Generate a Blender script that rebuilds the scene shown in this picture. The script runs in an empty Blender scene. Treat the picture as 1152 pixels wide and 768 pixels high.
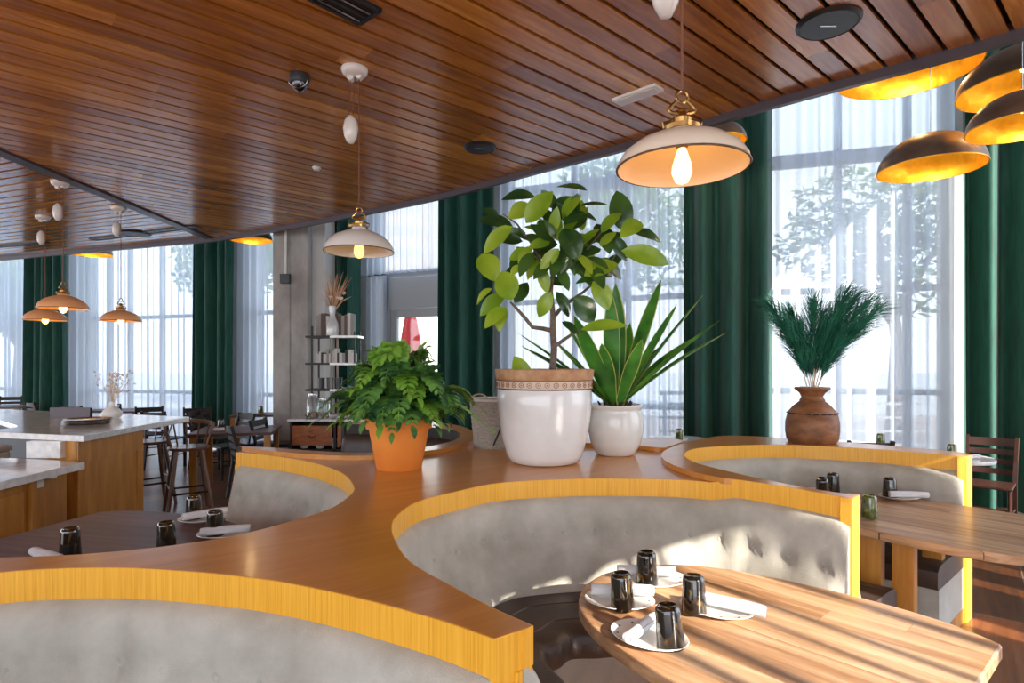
import bpy, bmesh, math, random
from math import sin, cos, pi, sqrt, atan2, hypot
from mathutils import Vector, Matrix

random.seed(7)
S = bpy.context.scene
COL = S.collection
F = 663.0; EYE = 1.6; CX = 576.0; HY = 408.0     # focal length in pixels, eye height, principal column, horizon row

# ---------------------------------------------------------------- camera, world, sun, exposure
cam_d = bpy.data.cameras.new('camera'); cam_d.sensor_width = 36; cam_d.lens = F / 1152 * 36
cam_d.shift_y = (HY - 384) / 1152; cam_d.clip_start = 0.03; cam_d.clip_end = 400
cam = bpy.data.objects.new('camera', cam_d); COL.objects.link(cam)
cam.location = (0, 0, EYE); cam.rotation_euler = (pi / 2, 0, 0)
S.camera = cam
W = bpy.data.worlds.new('sky'); S.world = W; W.use_nodes = True
wn = W.node_tree.nodes; wl = W.node_tree.links
bg = wn['Background']; bg.inputs['Strength'].default_value = 1.5
tc = wn.new('ShaderNodeTexCoord'); sx = wn.new('ShaderNodeSeparateXYZ'); cr = wn.new('ShaderNodeValToRGB')
wl.new(tc.outputs['Generated'], sx.inputs[0]); wl.new(sx.outputs['Z'], cr.inputs[0]); wl.new(cr.outputs[0], bg.inputs[0])
cr.color_ramp.elements[0].position = 0.0; cr.color_ramp.elements[0].color = (1.25, 1.3, 1.35, 1)
cr.color_ramp.elements[1].position = 0.75; cr.color_ramp.elements[1].color = (0.75, 0.95, 1.3, 1)
U = Vector((.66, -.75, 0)).normalized(); V = Vector((.75, .66, 0)).normalized()
sun_d = bpy.data.lights.new('sun', 'SUN'); sun_d.energy = 7.5; sun_d.angle = math.radians(.4); sun_d.color = (1, .93, .82)
sun = bpy.data.objects.new('sun', sun_d); COL.objects.link(sun)
sun.location = (20, -20, 20)
sun.rotation_euler = Vector((-.57, .82, -.45)).to_track_quat('-Z', 'Y').to_euler()
vs = S.view_settings
vs.view_transform = 'Standard'; vs.look = 'None'; vs.exposure = 1.05; vs.gamma = 1; vs.use_curve_mapping = False
S.cycles.use_denoising = True
S.cycles.max_bounces = 10; S.cycles.diffuse_bounces = 5; S.cycles.transparent_max_bounces = 16
S.cycles.sample_clamp_indirect = 6; S.cycles.caustics_reflective = False; S.cycles.caustics_refractive = False

# ---------------------------------------------------------------- helpers
def PH(x, y, h):
    "floor plan point seen at picture point x, y lying at height h"
    Z = (EYE - h) * F / (y - HY)
    return Vector(((x - CX) / F * Z, Z, h))
def WZ(x, y, Z):
    return Vector(((x - CX) / F * Z, Z, EYE + (HY - y) / F * Z))

def tag(o, label=None, cat=None, group=None, kind=None):
    if label: o['label'] = label
    if cat: o['category'] = cat
    if group: o['group'] = group
    if kind: o['kind'] = kind
    return o
def thing(name, label, cat, loc=(0, 0, 0), rz=0, group=None):
    o = bpy.data.objects.new(name, None); COL.objects.link(o)
    o.empty_display_size = .1
    o.location = loc; o.rotation_euler = (0, 0, rz)
    return tag(o, label, cat, group)
KIDS = {}
def adopt(c, p):
    c.parent = p; KIDS.setdefault(p.name, []).append(c)
def dup(root, loc, rz=None, label=None, group=None, rot=None, scale=None):
    def cp(o, par):
        c = o.copy(); COL.objects.link(c)
        if par is not None: adopt(c, par)
        for k in list(KIDS.get(o.name, [])): cp(k, c)
        return c
    r = cp(root, None); r.location = loc
    if rz is not None: r.rotation_euler = (0, 0, rz)
    if rot is not None: r.rotation_euler = rot
    if scale is not None: r.scale = scale if hasattr(scale, '__len__') else (scale,) * 3
    if label: r['label'] = label
    if group: r['group'] = group
    return r

class MB:
    def __init__(s): s.v = []; s.f = []
    def add(s, vs_, fs):
        b = len(s.v); s.v += [Vector(p) for p in vs_]; s.f += [tuple(i + b for i in f) for f in fs]; return s
    def box(s, c, size, rz=0, M=None):
        hx, hy, hz = size[0] / 2, size[1] / 2, size[2] / 2
        vs_ = [Vector((a * hx, b * hy, d * hz)) for a in (-1, 1) for b in (-1, 1) for d in (-1, 1)]
        R = M if M is not None else Matrix.Rotation(rz, 3, 'Z')
        vs_ = [R @ p + Vector(c) for p in vs_]
        return s.add(vs_, [(0, 1, 3, 2), (4, 6, 7, 5), (0, 4, 5, 1), (2, 3, 7, 6), (0, 2, 6, 4), (1, 5, 7, 3)])
    def beam(s, a, b, w, h, up=(0, 0, 1)):
        a, b = Vector(a), Vector(b); d = (b - a); L = d.length; d.normalize()
        upv = Vector(up)
        if abs(d.dot(upv)) > .98: upv = Vector((1, 0, 0))
        x = d.cross(upv).normalized(); z = x.cross(d)
        M = Matrix((x, d, z)).transposed()
        return s.box((a + b) / 2, (w, L, h), M=M)
    def tube(s, pts, r, n=8, cap=True):
        pts = [Vector(p) for p in pts]; m = len(pts)
        rr = r if hasattr(r, '__len__') else [r] * m
        b = len(s.v); prev = None
        for i, p in enumerate(pts):
            d = (pts[min(i + 1, m - 1)] - pts[max(i - 1, 0)])
            if d.length < 1e-9: d = Vector((0, 0, 1))
            d.normalize()
            if prev is None:
                x = d.cross(Vector((0, 0, 1)) if abs(d.z) < .9 else Vector((1, 0, 0))).normalized()
            else:
                x = (prev - d * prev.dot(d))
                x = x.normalized() if x.length > 1e-6 else d.orthogonal().normalized()
            prev = x; y = d.cross(x)
            for k in range(n):
                a = 2 * pi * k / n
                s.v.append(p + (x * cos(a) + y * sin(a)) * rr[i])
        for i in range(m - 1):
            for k in range(n):
                s.f.append((b + i * n + k, b + i * n + (k + 1) % n, b + (i + 1) * n + (k + 1) % n, b + (i + 1) * n + k))
        if cap:
            s.f.append(tuple(b + k for k in range(n))[::-1]); s.f.append(tuple(b + (m - 1) * n + k for k in range(n)))
        return s
    def lathe(s, prof, n=32, c=(0, 0, 0), cap=True, sx=1, sy=1):
        c = Vector(c); b = len(s.v); m = len(prof)
        for r, z in prof:
            for k in range(n):
                a = 2 * pi * k / n
                s.v.append(c + Vector((r * cos(a) * sx, r * sin(a) * sy, z)))
        for i in range(m - 1):
            for k in range(n):
                s.f.append((b + i * n + k, b + i * n + (k + 1) % n, b + (i + 1) * n + (k + 1) % n, b + (i + 1) * n + k))
        if cap:
            s.f.append(tuple(b + k for k in range(n))[::-1]); s.f.append(tuple(b + (m - 1) * n + k for k in range(n)))
        return s
    def prism(s, poly, z0, z1):
        n = len(poly); vs_ = [(p[0], p[1], z0) for p in poly] + [(p[0], p[1], z1) for p in poly]
        fs = [tuple(range(n))[::-1], tuple(range(n, 2 * n))] + [(i, (i + 1) % n, n + (i + 1) % n, n + i) for i in range(n)]
        return s.add(vs_, fs)
    def sweep(s, rows, closed_prof=True, caps=True):
        "rows: list of equal-length lists of points; skins them"
        b = len(s.v); m = len(rows); n = len(rows[0])
        for r in rows: s.v += [Vector(p) for p in r]
        for i in range(m - 1):
            for k in range(n if closed_prof else n - 1):
                s.f.append((b + i * n + k, b + i * n + (k + 1) % n, b + (i + 1) * n + (k + 1) % n, b + (i + 1) * n + k))
        if caps and closed_prof:
            s.f.append(tuple(b + k for k in range(n))[::-1]); s.f.append(tuple(b + (m - 1) * n + k for k in range(n)))
        return s
    def build(s, name, mat, parent=None, smooth=None, bevel=0, offset=None, recalc=True):
        me = bpy.data.meshes.new(name)
        off = Vector(offset) if offset is not None else Vector((0, 0, 0))
        me.from_pydata([tuple(p - off) for p in s.v], [], s.f); me.update()
        if recalc:
            bm = bmesh.new(); bm.from_mesh(me); bmesh.ops.recalc_face_normals(bm, faces=bm.faces)
            bm.to_mesh(me); bm.free()
        if smooth:
            me.polygons.foreach_set('use_smooth', [True] * len(me.polygons))
            me.set_sharp_from_angle(angle=math.radians(smooth))
        o = bpy.data.objects.new(name, me); COL.objects.link(o)
        if mat: me.materials.append(mat)
        if parent is not None: adopt(o, parent)
        if bevel:
            m = o.modifiers.new('bevel', 'BEVEL'); m.width = bevel; m.segments = 2; m.limit_method = 'ANGLE'; m.angle_limit = math.radians(40)
        return o

def catmull(pts, n=8, closed=False):
    P = [Vector(p) for p in pts]; m = len(P); out = []
    rng = m if closed else m - 1
    for i in range(rng):
        if closed: p0, p1, p2, p3 = P[(i - 1) % m], P[i], P[(i + 1) % m], P[(i + 2) % m]
        else: p0, p1, p2, p3 = P[max(i - 1, 0)], P[i], P[i + 1], P[min(i + 2, m - 1)]
        for k in range(n):
            t = k / n
            out.append(.5 * ((2 * p1) + (-p0 + p2) * t + (2 * p0 - 5 * p1 + 4 * p2 - p3) * t * t + (-p0 + 3 * p1 - 3 * p2 + p3) * t ** 3))
    if not closed: out.append(P[-1])
    return out
def resample(pts, step):
    L = [0]
    for a, b in zip(pts, pts[1:]): L.append(L[-1] + (b - a).length)
    n = max(2, int(round(L[-1] / step))); out = []; j = 0
    for i in range(n + 1):
        t = L[-1] * i / n
        while j < len(L) - 2 and L[j + 1] < t: j += 1
        q = (t - L[j]) / max(1e-9, L[j + 1] - L[j]); out.append(pts[j].lerp(pts[j + 1], q))
    return out, L[-1]

# ---------------------------------------------------------------- materials
def newmat(name):
    m = bpy.data.materials.new(name); m.use_nodes = True
    nt = m.node_tree; return m, nt.nodes, nt.links, nt.nodes['Principled BSDF']
def C4(c): return (c[0], c[1], c[2], 1)
def simple(name, col, rough=.5, metal=0, var=None, scale=8, bump=0, sheen=0, coat=0, emit=None, estr=0, stretch=(1, 1, 1), spec=.5, var2=None, bscale=None):
    m, n, l, b = newmat(name)
    b.inputs['Base Color'].default_value = C4(col); b.inputs['Roughness'].default_value = rough
    b.inputs['Metallic'].default_value = metal; b.inputs['Specular IOR Level'].default_value = spec
    if sheen: b.inputs['Sheen Weight'].default_value = sheen; b.inputs['Sheen Roughness'].default_value = .4
    if coat: b.inputs['Coat Weight'].default_value = coat; b.inputs['Coat Roughness'].default_value = .08
    if emit: b.inputs['Emission Color'].default_value = C4(emit); b.inputs['Emission Strength'].default_value = estr
    if var or bump:
        t = n.new('ShaderNodeTexCoord'); mp = n.new('ShaderNodeMapping'); mp.inputs['Scale'].default_value = stretch
        nz = n.new('ShaderNodeTexNoise'); nz.inputs['Scale'].default_value = scale; nz.inputs['Detail'].default_value = 5; nz.inputs['Roughness'].default_value = .6
        l.new(t.outputs['Object'], mp.inputs[0]); l.new(mp.outputs[0], nz.inputs['Vector'])
        if var:
            r = n.new('ShaderNodeValToRGB'); r.color_ramp.elements[0].position = .32; r.color_ramp.elements[1].position = .68
            r.color_ramp.elements[0].color = C4(col); r.color_ramp.elements[1].color = C4(var)
            if var2:
                e = r.color_ramp.elements.new(.5); e.color = C4(var2)
            l.new(nz.outputs['Fac'], r.inputs[0]); l.new(r.outputs[0], b.inputs['Base Color'])
        if bump:
            src = nz
            if bscale:
                src = n.new('ShaderNodeTexNoise'); src.inputs['Scale'].default_value = bscale; l.new(mp.outputs[0], src.inputs['Vector'])
            bp = n.new('ShaderNodeBump'); bp.inputs['Strength'].default_value = bump; bp.inputs['Distance'].default_value = .01
            l.new(src.outputs['Fac'], bp.inputs['Height']); l.new(bp.outputs[0], b.inputs['Normal'])
    return m
def M_(n, l, op, a, b=None, c=None):
    q = n.new('ShaderNodeMath'); q.operation = op
    for i, x in enumerate((a, b, c)):
        if x is None: continue
        if isinstance(x, (int, float)): q.inputs[i].default_value = x
        else: l.new(x, q.inputs[i])
    return q.outputs[0]
def planks(name, ang, pitch, length, cols, rough=.35, grain=.5, phase=0, coat=0, groove=None, seam=.0, gscale=1.0, coord='Object', tonemix=.8):
    "wood boards running along direction ang (radians from x); cols dark..light"
    m, n, l, b = newmat(name)
    t = n.new('ShaderNodeTexCoord'); mp = n.new('ShaderNodeMapping'); mp.vector_type = 'POINT'
    mp.inputs['Rotation'].default_value = (0, 0, -ang)
    l.new(t.outputs[coord], mp.inputs[0])
    sp = n.new('ShaderNodeSeparateXYZ'); l.new(mp.outputs[0], sp.inputs[0])
    row = M_(n, l, 'FLOOR', M_(n, l, 'DIVIDE', M_(n, l, 'ADD', sp.outputs['Y'], -phase), pitch))
    wn1 = n.new('ShaderNodeTexWhiteNoise'); wn1.noise_dimensions = '1D'; l.new(row, wn1.inputs['W'])
    al = M_(n, l, 'ADD', M_(n, l, 'DIVIDE', sp.outputs['X'], length), wn1.outputs['Value'])
    cell = M_(n, l, 'FLOOR', al)
    wn2 = n.new('ShaderNodeTexWhiteNoise'); wn2.noise_dimensions = '2D'
    cv = n.new('ShaderNodeCombineXYZ'); l.new(row, cv.inputs[0]); l.new(cell, cv.inputs[1]); l.new(cv.outputs[0], wn2.inputs['Vector'])
    # grain
    gx = M_(n, l, 'ADD', M_(n, l, 'MULTIPLY', sp.outputs['X'], 1.6 * gscale), M_(n, l, 'MULTIPLY', wn2.outputs['Value'], 37.0))
    gy = M_(n, l, 'MULTIPLY', sp.outputs['Y'], 22 * gscale)
    gv = n.new('ShaderNodeCombineXYZ'); l.new(gx, gv.inputs[0]); l.new(gy, gv.inputs[1]); l.new(M_(n, l, 'MULTIPLY', sp.outputs['Z'], 22 * gscale), gv.inputs[2])
    nz = n.new('ShaderNodeTexNoise'); nz.inputs['Scale'].default_value = 1; nz.inputs['Detail'].default_value = 6; nz.inputs['Distortion'].default_value = .6
    nz.inputs['Roughness'].default_value = .65
    l.new(gv.outputs[0], nz.inputs['Vector'])
    tone = M_(n, l, 'ADD', M_(n, l, 'MULTIPLY', M_(n, l, 'SUBTRACT', wn2.outputs['Value'], .5), tonemix), M_(n, l, 'MULTIPLY', M_(n, l, 'SUBTRACT', nz.outputs['Fac'], .5), grain * 3))
    tone = M_(n, l, 'ADD', tone, .5)
    r = n.new('ShaderNodeValToRGB'); els = r.color_ramp.elements
    els[0].position = 0; els[0].color = C4(cols[0]); els[1].position = 1; els[1].color = C4(cols[-1])
    for i, c in enumerate(cols[1:-1]):
        e = els.new((i + 1) / (len(cols) - 1)); e.color = C4(c)
    l.new(tone, r.inputs[0]); out = r.outputs[0]
    if seam:
        fy = M_(n, l, 'FRACT', M_(n, l, 'DIVIDE', M_(n, l, 'ADD', sp.outputs['Y'], -phase), pitch))
        fx = M_(n, l, 'FRACT', al)
        e1 = M_(n, l, 'LESS_THAN', fy, seam / pitch); e2 = M_(n, l, 'LESS_THAN', fx, seam / length)
        mx = n.new('ShaderNodeMix'); mx.data_type = 'RGBA'; l.new(M_(n, l, 'MAXIMUM', e1, e2), mx.inputs[0])
        l.new(out, mx.inputs[6]); mx.inputs[7].default_value = C4(groove or (0.02, .015, .01)); out = mx.outputs[2]
    l.new(out, b.inputs['Base Color']); b.inputs['Roughness'].default_value = rough
    if coat: b.inputs['Coat Weight'].default_value = coat; b.inputs['Coat Roughness'].default_value = .12
    bp = n.new('ShaderNodeBump'); bp.inputs['Strength'].default_value = .12; bp.inputs['Distance'].default_value = .004
    l.new(nz.outputs['Fac'], bp.inputs['Height']); l.new(bp.outputs[0], b.inputs['Normal'])
    return m
def cloth_thin(name, col, transp, trans):
    m, n, l, b = newmat(name); n.remove(b)
    out = n['Material Output']
    tr = n.new('ShaderNodeBsdfTransparent'); df = n.new('ShaderNodeBsdfDiffuse'); tl = n.new('ShaderNodeBsdfTranslucent')
    df.inputs[0].default_value = C4(col); tl.inputs[0].default_value = C4(col)
    m1 = n.new('ShaderNodeMixShader'); m1.inputs[0].default_value = trans; l.new(df.outputs[0], m1.inputs[1]); l.new(tl.outputs[0], m1.inputs[2])
    # weave thins out where the sheet faces the eye, thickens along the folds
    lw = n.new('ShaderNodeLayerWeight'); lw.inputs[0].default_value = .35
    fac = M_(n, l, 'MULTIPLY', M_(n, l, 'SUBTRACT', 1.0, lw.outputs['Facing']), transp)
    m2 = n.new('ShaderNodeMixShader'); l.new(fac, m2.inputs[0]); l.new(m1.outputs[0], m2.inputs[1]); l.new(tr.outputs[0], m2.inputs[2])
    l.new(m2.outputs[0], out.inputs[0]); return m
def glass_pane(name):
    m, n, l, b = newmat(name); n.remove(b); out = n['Material Output']
    tr = n.new('ShaderNodeBsdfTransparent'); tr.inputs[0].default_value = (.93, .97, .97, 1)
    gl = n.new('ShaderNodeBsdfGlossy'); gl.inputs['Roughness'].default_value = .02
    mx = n.new('ShaderNodeMixShader'); mx.inputs[0].default_value = .06; l.new(tr.outputs[0], mx.inputs[1]); l.new(gl.outputs[0], mx.inputs[2])
    l.new(mx.outputs[0], out.inputs[0]); return m

ANG_C = atan2(.6653, .7466)                     # main ceiling boards
ANG_L = atan2(.333, -.943)                      # left ceiling boards
PITCH = .156
CEIL = 3.53
WCOL = [(.20, .06, .010), (.40, .14, .018), (.62, .245, .032), (.90, .45, .09)]
M = {}
M['ceil'] = planks('ceiling_board_wood', ANG_C, PITCH, 2.6, WCOL, rough=.24, grain=.42, phase=0, coat=.4, tonemix=.5)
M['ceil_l'] = planks('ceiling_board_wood_left', ANG_L, PITCH, 2.6, WCOL, rough=.2, grain=.4, phase=0, coat=.6, tonemix=.4)
M['dark'] = simple('dark_void', (.012, .008, .007), .8)
M['fascia'] = simple('dark_bronze_trim', (.09, .07, .08), .4, .2)
M['floor'] = planks('floor_wood_tile', math.radians(52), .3, 1.25, [(.05, .016, .006), (.12, .04, .012), (.20, .07, .022), (.30, .12, .05)], rough=.3, grain=.5, seam=.006, groove=(.22, .16, .13), coat=.15)
M['top'] = planks('counter_veneer', math.radians(38), .62, 3.1, [(.36, .13, .02), (.50, .19, .03), (.64, .27, .05), (.76, .37, .09)], rough=.28, grain=.28, coat=.2, tonemix=.35)
M['oak'] = simple('oak_edge_veneer', (.74, .33, .018), .38, var=(.92, .48, .05), scale=150, stretch=(1, 1, .02), coat=.15)
M['barwood'] = simple('bar_oak_panel', (.40, .15, .02), .4, var=(.62, .28, .055), scale=14, stretch=(1, 1, .12), coat=.1)
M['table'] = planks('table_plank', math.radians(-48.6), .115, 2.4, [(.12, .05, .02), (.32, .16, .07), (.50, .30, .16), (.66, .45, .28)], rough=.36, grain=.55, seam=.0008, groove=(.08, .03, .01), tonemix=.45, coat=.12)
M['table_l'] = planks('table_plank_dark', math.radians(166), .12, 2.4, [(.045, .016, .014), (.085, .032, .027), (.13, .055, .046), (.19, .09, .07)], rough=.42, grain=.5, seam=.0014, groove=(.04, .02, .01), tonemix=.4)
M['velvet'] = simple('grey_velvet', (.37, .345, .285), .75, var=(.54, .51, .44), var2=(.45, .425, .36), scale=5, bump=.25, bscale=220, sheen=.5)
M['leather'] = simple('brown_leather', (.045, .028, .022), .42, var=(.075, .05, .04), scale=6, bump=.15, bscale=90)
M['velvet_green'] = simple('green_velvet', (.002, .045, .032), .7, var=(.006, .095, .066), scale=30, stretch=(1, 1, .1), sheen=.4)
M['sheer'] = cloth_thin('sheer_voile', (.58, .64, .72), .22, .6)
M['glass'] = glass_pane('window_glass')
M['frame'] = simple('grey_window_frame', (.42, .44, .46), .5)
M['conc'] = simple('board_concrete', (.27, .25, .23), .8, var=(.46, .44, .41), scale=3, bump=.5, bscale=14, stretch=(1, 1, .6))
M['conc2'] = simple('pale_concrete', (.52, .51, .48), .8, var=(.6, .59, .57), scale=2, bump=.2)
M['white'] = simple('white_plaster', (.8, .78, .74), .6)
M['marble'] = simple('white_marble', (.62, .61, .60), .18, var=(.85, .84, .82), scale=16, coat=.4)
M['enamel'] = simple('cream_enamel', (.78, .66, .52), .25, var=(.85, .74, .60), scale=4, coat=.3)
M['enamel_w'] = simple('white_enamel', (.75, .73, .68), .25, coat=.3)
M['enamel_p'] = simple('salmon_enamel', (.9, .44, .20), .35, coat=.2)
M['inner'] = simple('shade_inside', (.92, .80, .66), .4)
M['inner_p'] = simple('salmon_shade_inside', (.95, .62, .25), .4)
M['brass'] = simple('aged_brass', (.42, .25, .08), .3, 1, var=(.28, .14, .05), scale=12)
M['gold'] = simple('gold_leaf', (1.0, .55, .05), .32, .85, var=(.75, .36, .02), scale=10, bump=.5, emit=(1, .55, .06), estr=0)
M['bronze'] = simple('dark_bronze', (.11, .07, .05), .4, .3, var=(.20, .13, .09), scale=5)
M['copper_rim'] = simple('rim_brown', (.12, .05, .02), .4, .3)
M['porcelain'] = simple('porcelain', (.78, .74, .68), .2, coat=.3)
M['cord'] = simple('brown_cord', (.22, .08, .04), .7)
M['black'] = simple('black_plastic', (.012, .012, .013), .35)
M['greymetal'] = simple('dark_grey_metal', (.04, .043, .048), .45, .3)
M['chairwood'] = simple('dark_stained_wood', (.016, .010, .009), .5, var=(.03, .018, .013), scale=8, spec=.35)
M['brownchair'] = simple('walnut_chair_wood', (.032, .010, .007), .4, var=(.06, .02, .012), scale=8, coat=.1)
M['stoolwood'] = simple('walnut_stool_wood', (.20, .085, .035), .35, var=(.12, .045, .02), scale=14, stretch=(1, 1, .2), coat=.2)
M['steel'] = simple('brushed_steel', (.5, .48, .46), .25, 1)
M['glaze'] = simple('white_glaze', (.80, .79, .77), .15, var=(.72, .71, .69), scale=5, coat=.5)
M['glaze2'] = simple('ivory_glaze', (.68, .67, .62), .2, var=(.76, .75, .71), scale=5, coat=.4)
M['potrim'] = simple('pot_rim_clay', (.40, .19, .085), .6, var=(.58, .36, .2), scale=14)
M['band'] = simple('pot_band_cream', (.66, .52, .40), .6)
M['bandmotif'] = simple('pot_band_motif', (.30, .13, .07), .6)
M['terra'] = simple('orange_terracotta', (.80, .26, .035), .7, var=(.72, .21, .025), scale=4)
M['soil'] = simple('potting_soil', (.03, .018, .01), .95, var=(.06, .04, .025), scale=60, bump=.8)
M['bark'] = simple('grey_bark', (.10, .07, .05), .85, var=(.2, .15, .11), scale=40, bump=.6)
def leafmat(name, a, b_, rough=.35, scale=5, trans=.25):
    m, n, l, b = newmat(name)
    t = n.new('ShaderNodeTexCoord'); nz = n.new('ShaderNodeTexNoise'); nz.inputs['Scale'].default_value = scale; nz.inputs['Detail'].default_value = 3
    l.new(t.outputs['Object'], nz.inputs['Vector'])
    r = n.new('ShaderNodeValToRGB'); r.color_ramp.elements[0].position = .38; r.color_ramp.elements[1].position = .62
    r.color_ramp.elements[0].color = C4(a); r.color_ramp.elements[1].color = C4(b_)
    l.new(nz.outputs['Fac'], r.inputs[0]); l.new(r.outputs[0], b.inputs['Base Color']); b.inputs['Roughness'].default_value = rough
    tl = n.new('ShaderNodeBsdfTranslucent'); l.new(r.outputs[0], tl.inputs[0])
    mx = n.new('ShaderNodeMixShader'); mx.inputs[0].default_value = trans
    l.new(b.outputs[0], mx.inputs[1]); l.new(tl.outputs[0], mx.inputs[2]); l.new(mx.outputs[0], n['Material Output'].inputs[0])
    return m
M['leaf_dark'] = leafmat('rubber_leaf_dark', (.022, .07, .018), (.07, .16, .03), .22)
M['leaf_lime'] = leafmat('rubber_leaf_lime', (.20, .36, .02), (.36, .50, .035), .3)
M['agave'] = leafmat('agave_leaf', (.03, .15, .02), (.10, .34, .04), .35)
M['agave_e'] = leafmat('agave_margin', (.50, .52, .10), (.62, .60, .18), .4)
M['fern'] = leafmat('fern_leaf', (.02, .09, .03), (.17, .38, .08), .35, 9)
M['fern_l'] = leafmat('fern_leaf_lime', (.18, .40, .04), (.26, .48, .07), .4, 9)
M['pampas'] = leafmat('green_pampas', (.008, .12, .07), (.03, .24, .14), .7, 6, .3)
M['tree'] = leafmat('street_tree_leaf', (.06, .14, .04), (.18, .28, .08), .6, 1)
M['dried'] = simple('dried_stem', (.62, .45, .28), .8, var=(.75, .6, .42), scale=10)
M['dried_r'] = simple('dried_stem_rust', (.50, .20, .10), .8, var=(.6, .34, .2), scale=10)
M['claypot'] = simple('weathered_clay', (.12, .045, .018), .55, var=(.32, .13, .05), var2=(.22, .085, .03), scale=7, bump=.5, bscale=25, stretch=(1, 1, 2))
M['napkin'] = simple('white_linen', (.74, .74, .75), .85, bump=.3, scale=180)
M['basket'] = simple('wicker', (.30, .27, .23), .8, var=(.5, .46, .4), scale=60, bump=.8, stretch=(1, 1, 2))
M['redcloth'] = simple('red_parasol_cloth', (.55, .02, .02), .7)
M['road'] = simple('outdoor_paving', (.52, .51, .5), .9, var=(.6, .59, .57), scale=1)
M['facade_far'] = simple('far_building_wall', (.55, .48, .42), .9)
M['winfar'] = simple('far_building_window', (.42, .42, .42), .5)
def glass_dark():
    m, n, l, b = newmat('amber_glass')
    t = n.new('ShaderNodeTexCoord'); nz = n.new('ShaderNodeTexNoise'); nz.inputs['Scale'].default_value = 22; nz.inputs['Detail'].default_value = 2; nz.inputs['Distortion'].default_value = 1.5
    mp = n.new('ShaderNodeMapping'); mp.inputs['Scale'].default_value = (1, 1, .45); l.new(t.outputs['Object'], mp.inputs[0]); l.new(mp.outputs[0], nz.inputs['Vector'])
    r = n.new('ShaderNodeValToRGB'); r.color_ramp.elements[0].position = .56; r.color_ramp.elements[1].position = .78
    r.color_ramp.elements[0].color = (.008, .006, .004, 1); r.color_ramp.elements[1].color = (.30, .16, .03, 1)
    l.new(nz.outputs['Fac'], r.inputs[0]); l.new(r.outputs[0], b.inputs['Base Color'])
    b.inputs['Roughness'].default_value = .05; b.inputs['Coat Weight'].default_value = 1; b.inputs['Coat Roughness'].default_value = .03
    b.inputs['Transmission Weight'].default_value = .25
    return m
M['amber'] = glass_dark()
M['greenglass'] = simple('green_glass', (.012, .02, .004), .06, var=(.16, .20, .02), scale=30, coat=1)
def clear():
    m, n, l, b = newmat('clear_glass'); b.inputs['Base Color'].default_value = (.85, .9, .9, 1); b.inputs['Roughness'].default_value = .05
    b.inputs['Transmission Weight'].default_value = .9; b.inputs['Alpha'].default_value = .5; return m
M['clear'] = clear()
M['bulb'] = simple('warm_bulb', (1, .7, .3), .3, emit=(1, .48, .10), estr=5)
M['bulbdim'] = simple('bulb_glass_amber', (.7, .4, .12), .15, emit=(1, .5, .12), estr=1.5, coat=.5)

# ---------------------------------------------------------------- setting
def struct(o): o['kind'] = 'structure'; return o
FZ = [Vector(p) for p in ((-4.6, 9.08, 0), (-3.3, 8.35, 0), (-1.96, 7.5, 0), (-.73, 6.65, 0), (.21, 5.83, 0), (1.19, 5.0, 0), (1.88, 4.33, 0), (2.95, 3.39, 0), (3.6, 2.55, 0), (4.0, 1.3, 0), (4.15, -.6, 0), (4.1, -2.5, 0))]
edge = catmull(FZ, 5)
mainpoly = [(p.x, p.y) for p in edge] + [(-4.6, -2.5)]
leftpoly = [(-4.76, 9.13), (-16, 13.1), (-16, -2.5), (-4.76, -2.5)]
def clip(poly, nx, ny, c):      # keep nx*x+ny*y <= c
    out = []
    for i in range(len(poly)):
        a, b = poly[i], poly[(i + 1) % len(poly)]
        da = nx * a[0] + ny * a[1] - c; db = nx * b[0] + ny * b[1] - c
        if da <= 0: out.append(a)
        if (da < 0) != (db < 0) and abs(da - db) > 1e-12:
            t = da / (da - db); out.append((a[0] + (b[0] - a[0]) * t, a[1] + (b[1] - a[1]) * t))
    return out
def boards(poly, ang, mb):
    nx, ny = -sin(ang), cos(ang)
    ss = [nx * p[0] + ny * p[1] for p in poly]
    k = math.floor(min(ss) / PITCH)
    while k * PITCH < max(ss):
        a, b = k * PITCH + .0135, (k + 1) * PITCH - .0135
        q = clip(clip(poly, nx, ny, b), -nx, -ny, -a)
        if len(q) >= 3: mb.prism(q, CEIL, CEIL + .02)
        k += 1
m1 = MB(); boards(mainpoly, ANG_C, m1); struct(m1.build('ceiling', M['ceil']))
m1 = MB(); boards(leftpoly, ANG_L, m1); struct(m1.build('ceiling_left', M['ceil_l']))
m1 = MB(); m1.prism(mainpoly, CEIL + .05, CEIL + .25); m1.prism(leftpoly, CEIL + .05, CEIL + .25)
struct(m1.build('ceiling_backing', M['dark']))
m1 = MB(); m1.box((-4.68, 3.3, CEIL + .03), (.14, 11.6, .1)); struct(m1.build('beam', M['fascia']))
m1 = MB(); rows = []
for i, p in enumerate(edge):
    d = (edge[min(i + 1, len(edge) - 1)] - edge[max(i - 1, 0)]).normalized(); nrm = Vector((-d.y, d.x, 0))
    a, b = p, p + nrm * .05
    rows.append([(a.x, a.y, CEIL - .06), (b.x, b.y, CEIL - .06), (b.x, b.y, CEIL + .3), (a.x, a.y, CEIL + .3)])
m1.sweep(rows)
m1.beam((-4.6, 9.1, CEIL + .12), (-16, 13.13, CEIL + .12), .05, .36)
struct(m1.build('trim_1', M['fascia']))
m1 = MB(); m1.box((0, 6, -.05), (34, 24, .1)); struct(m1.build('floor', M['floor']))

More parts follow.
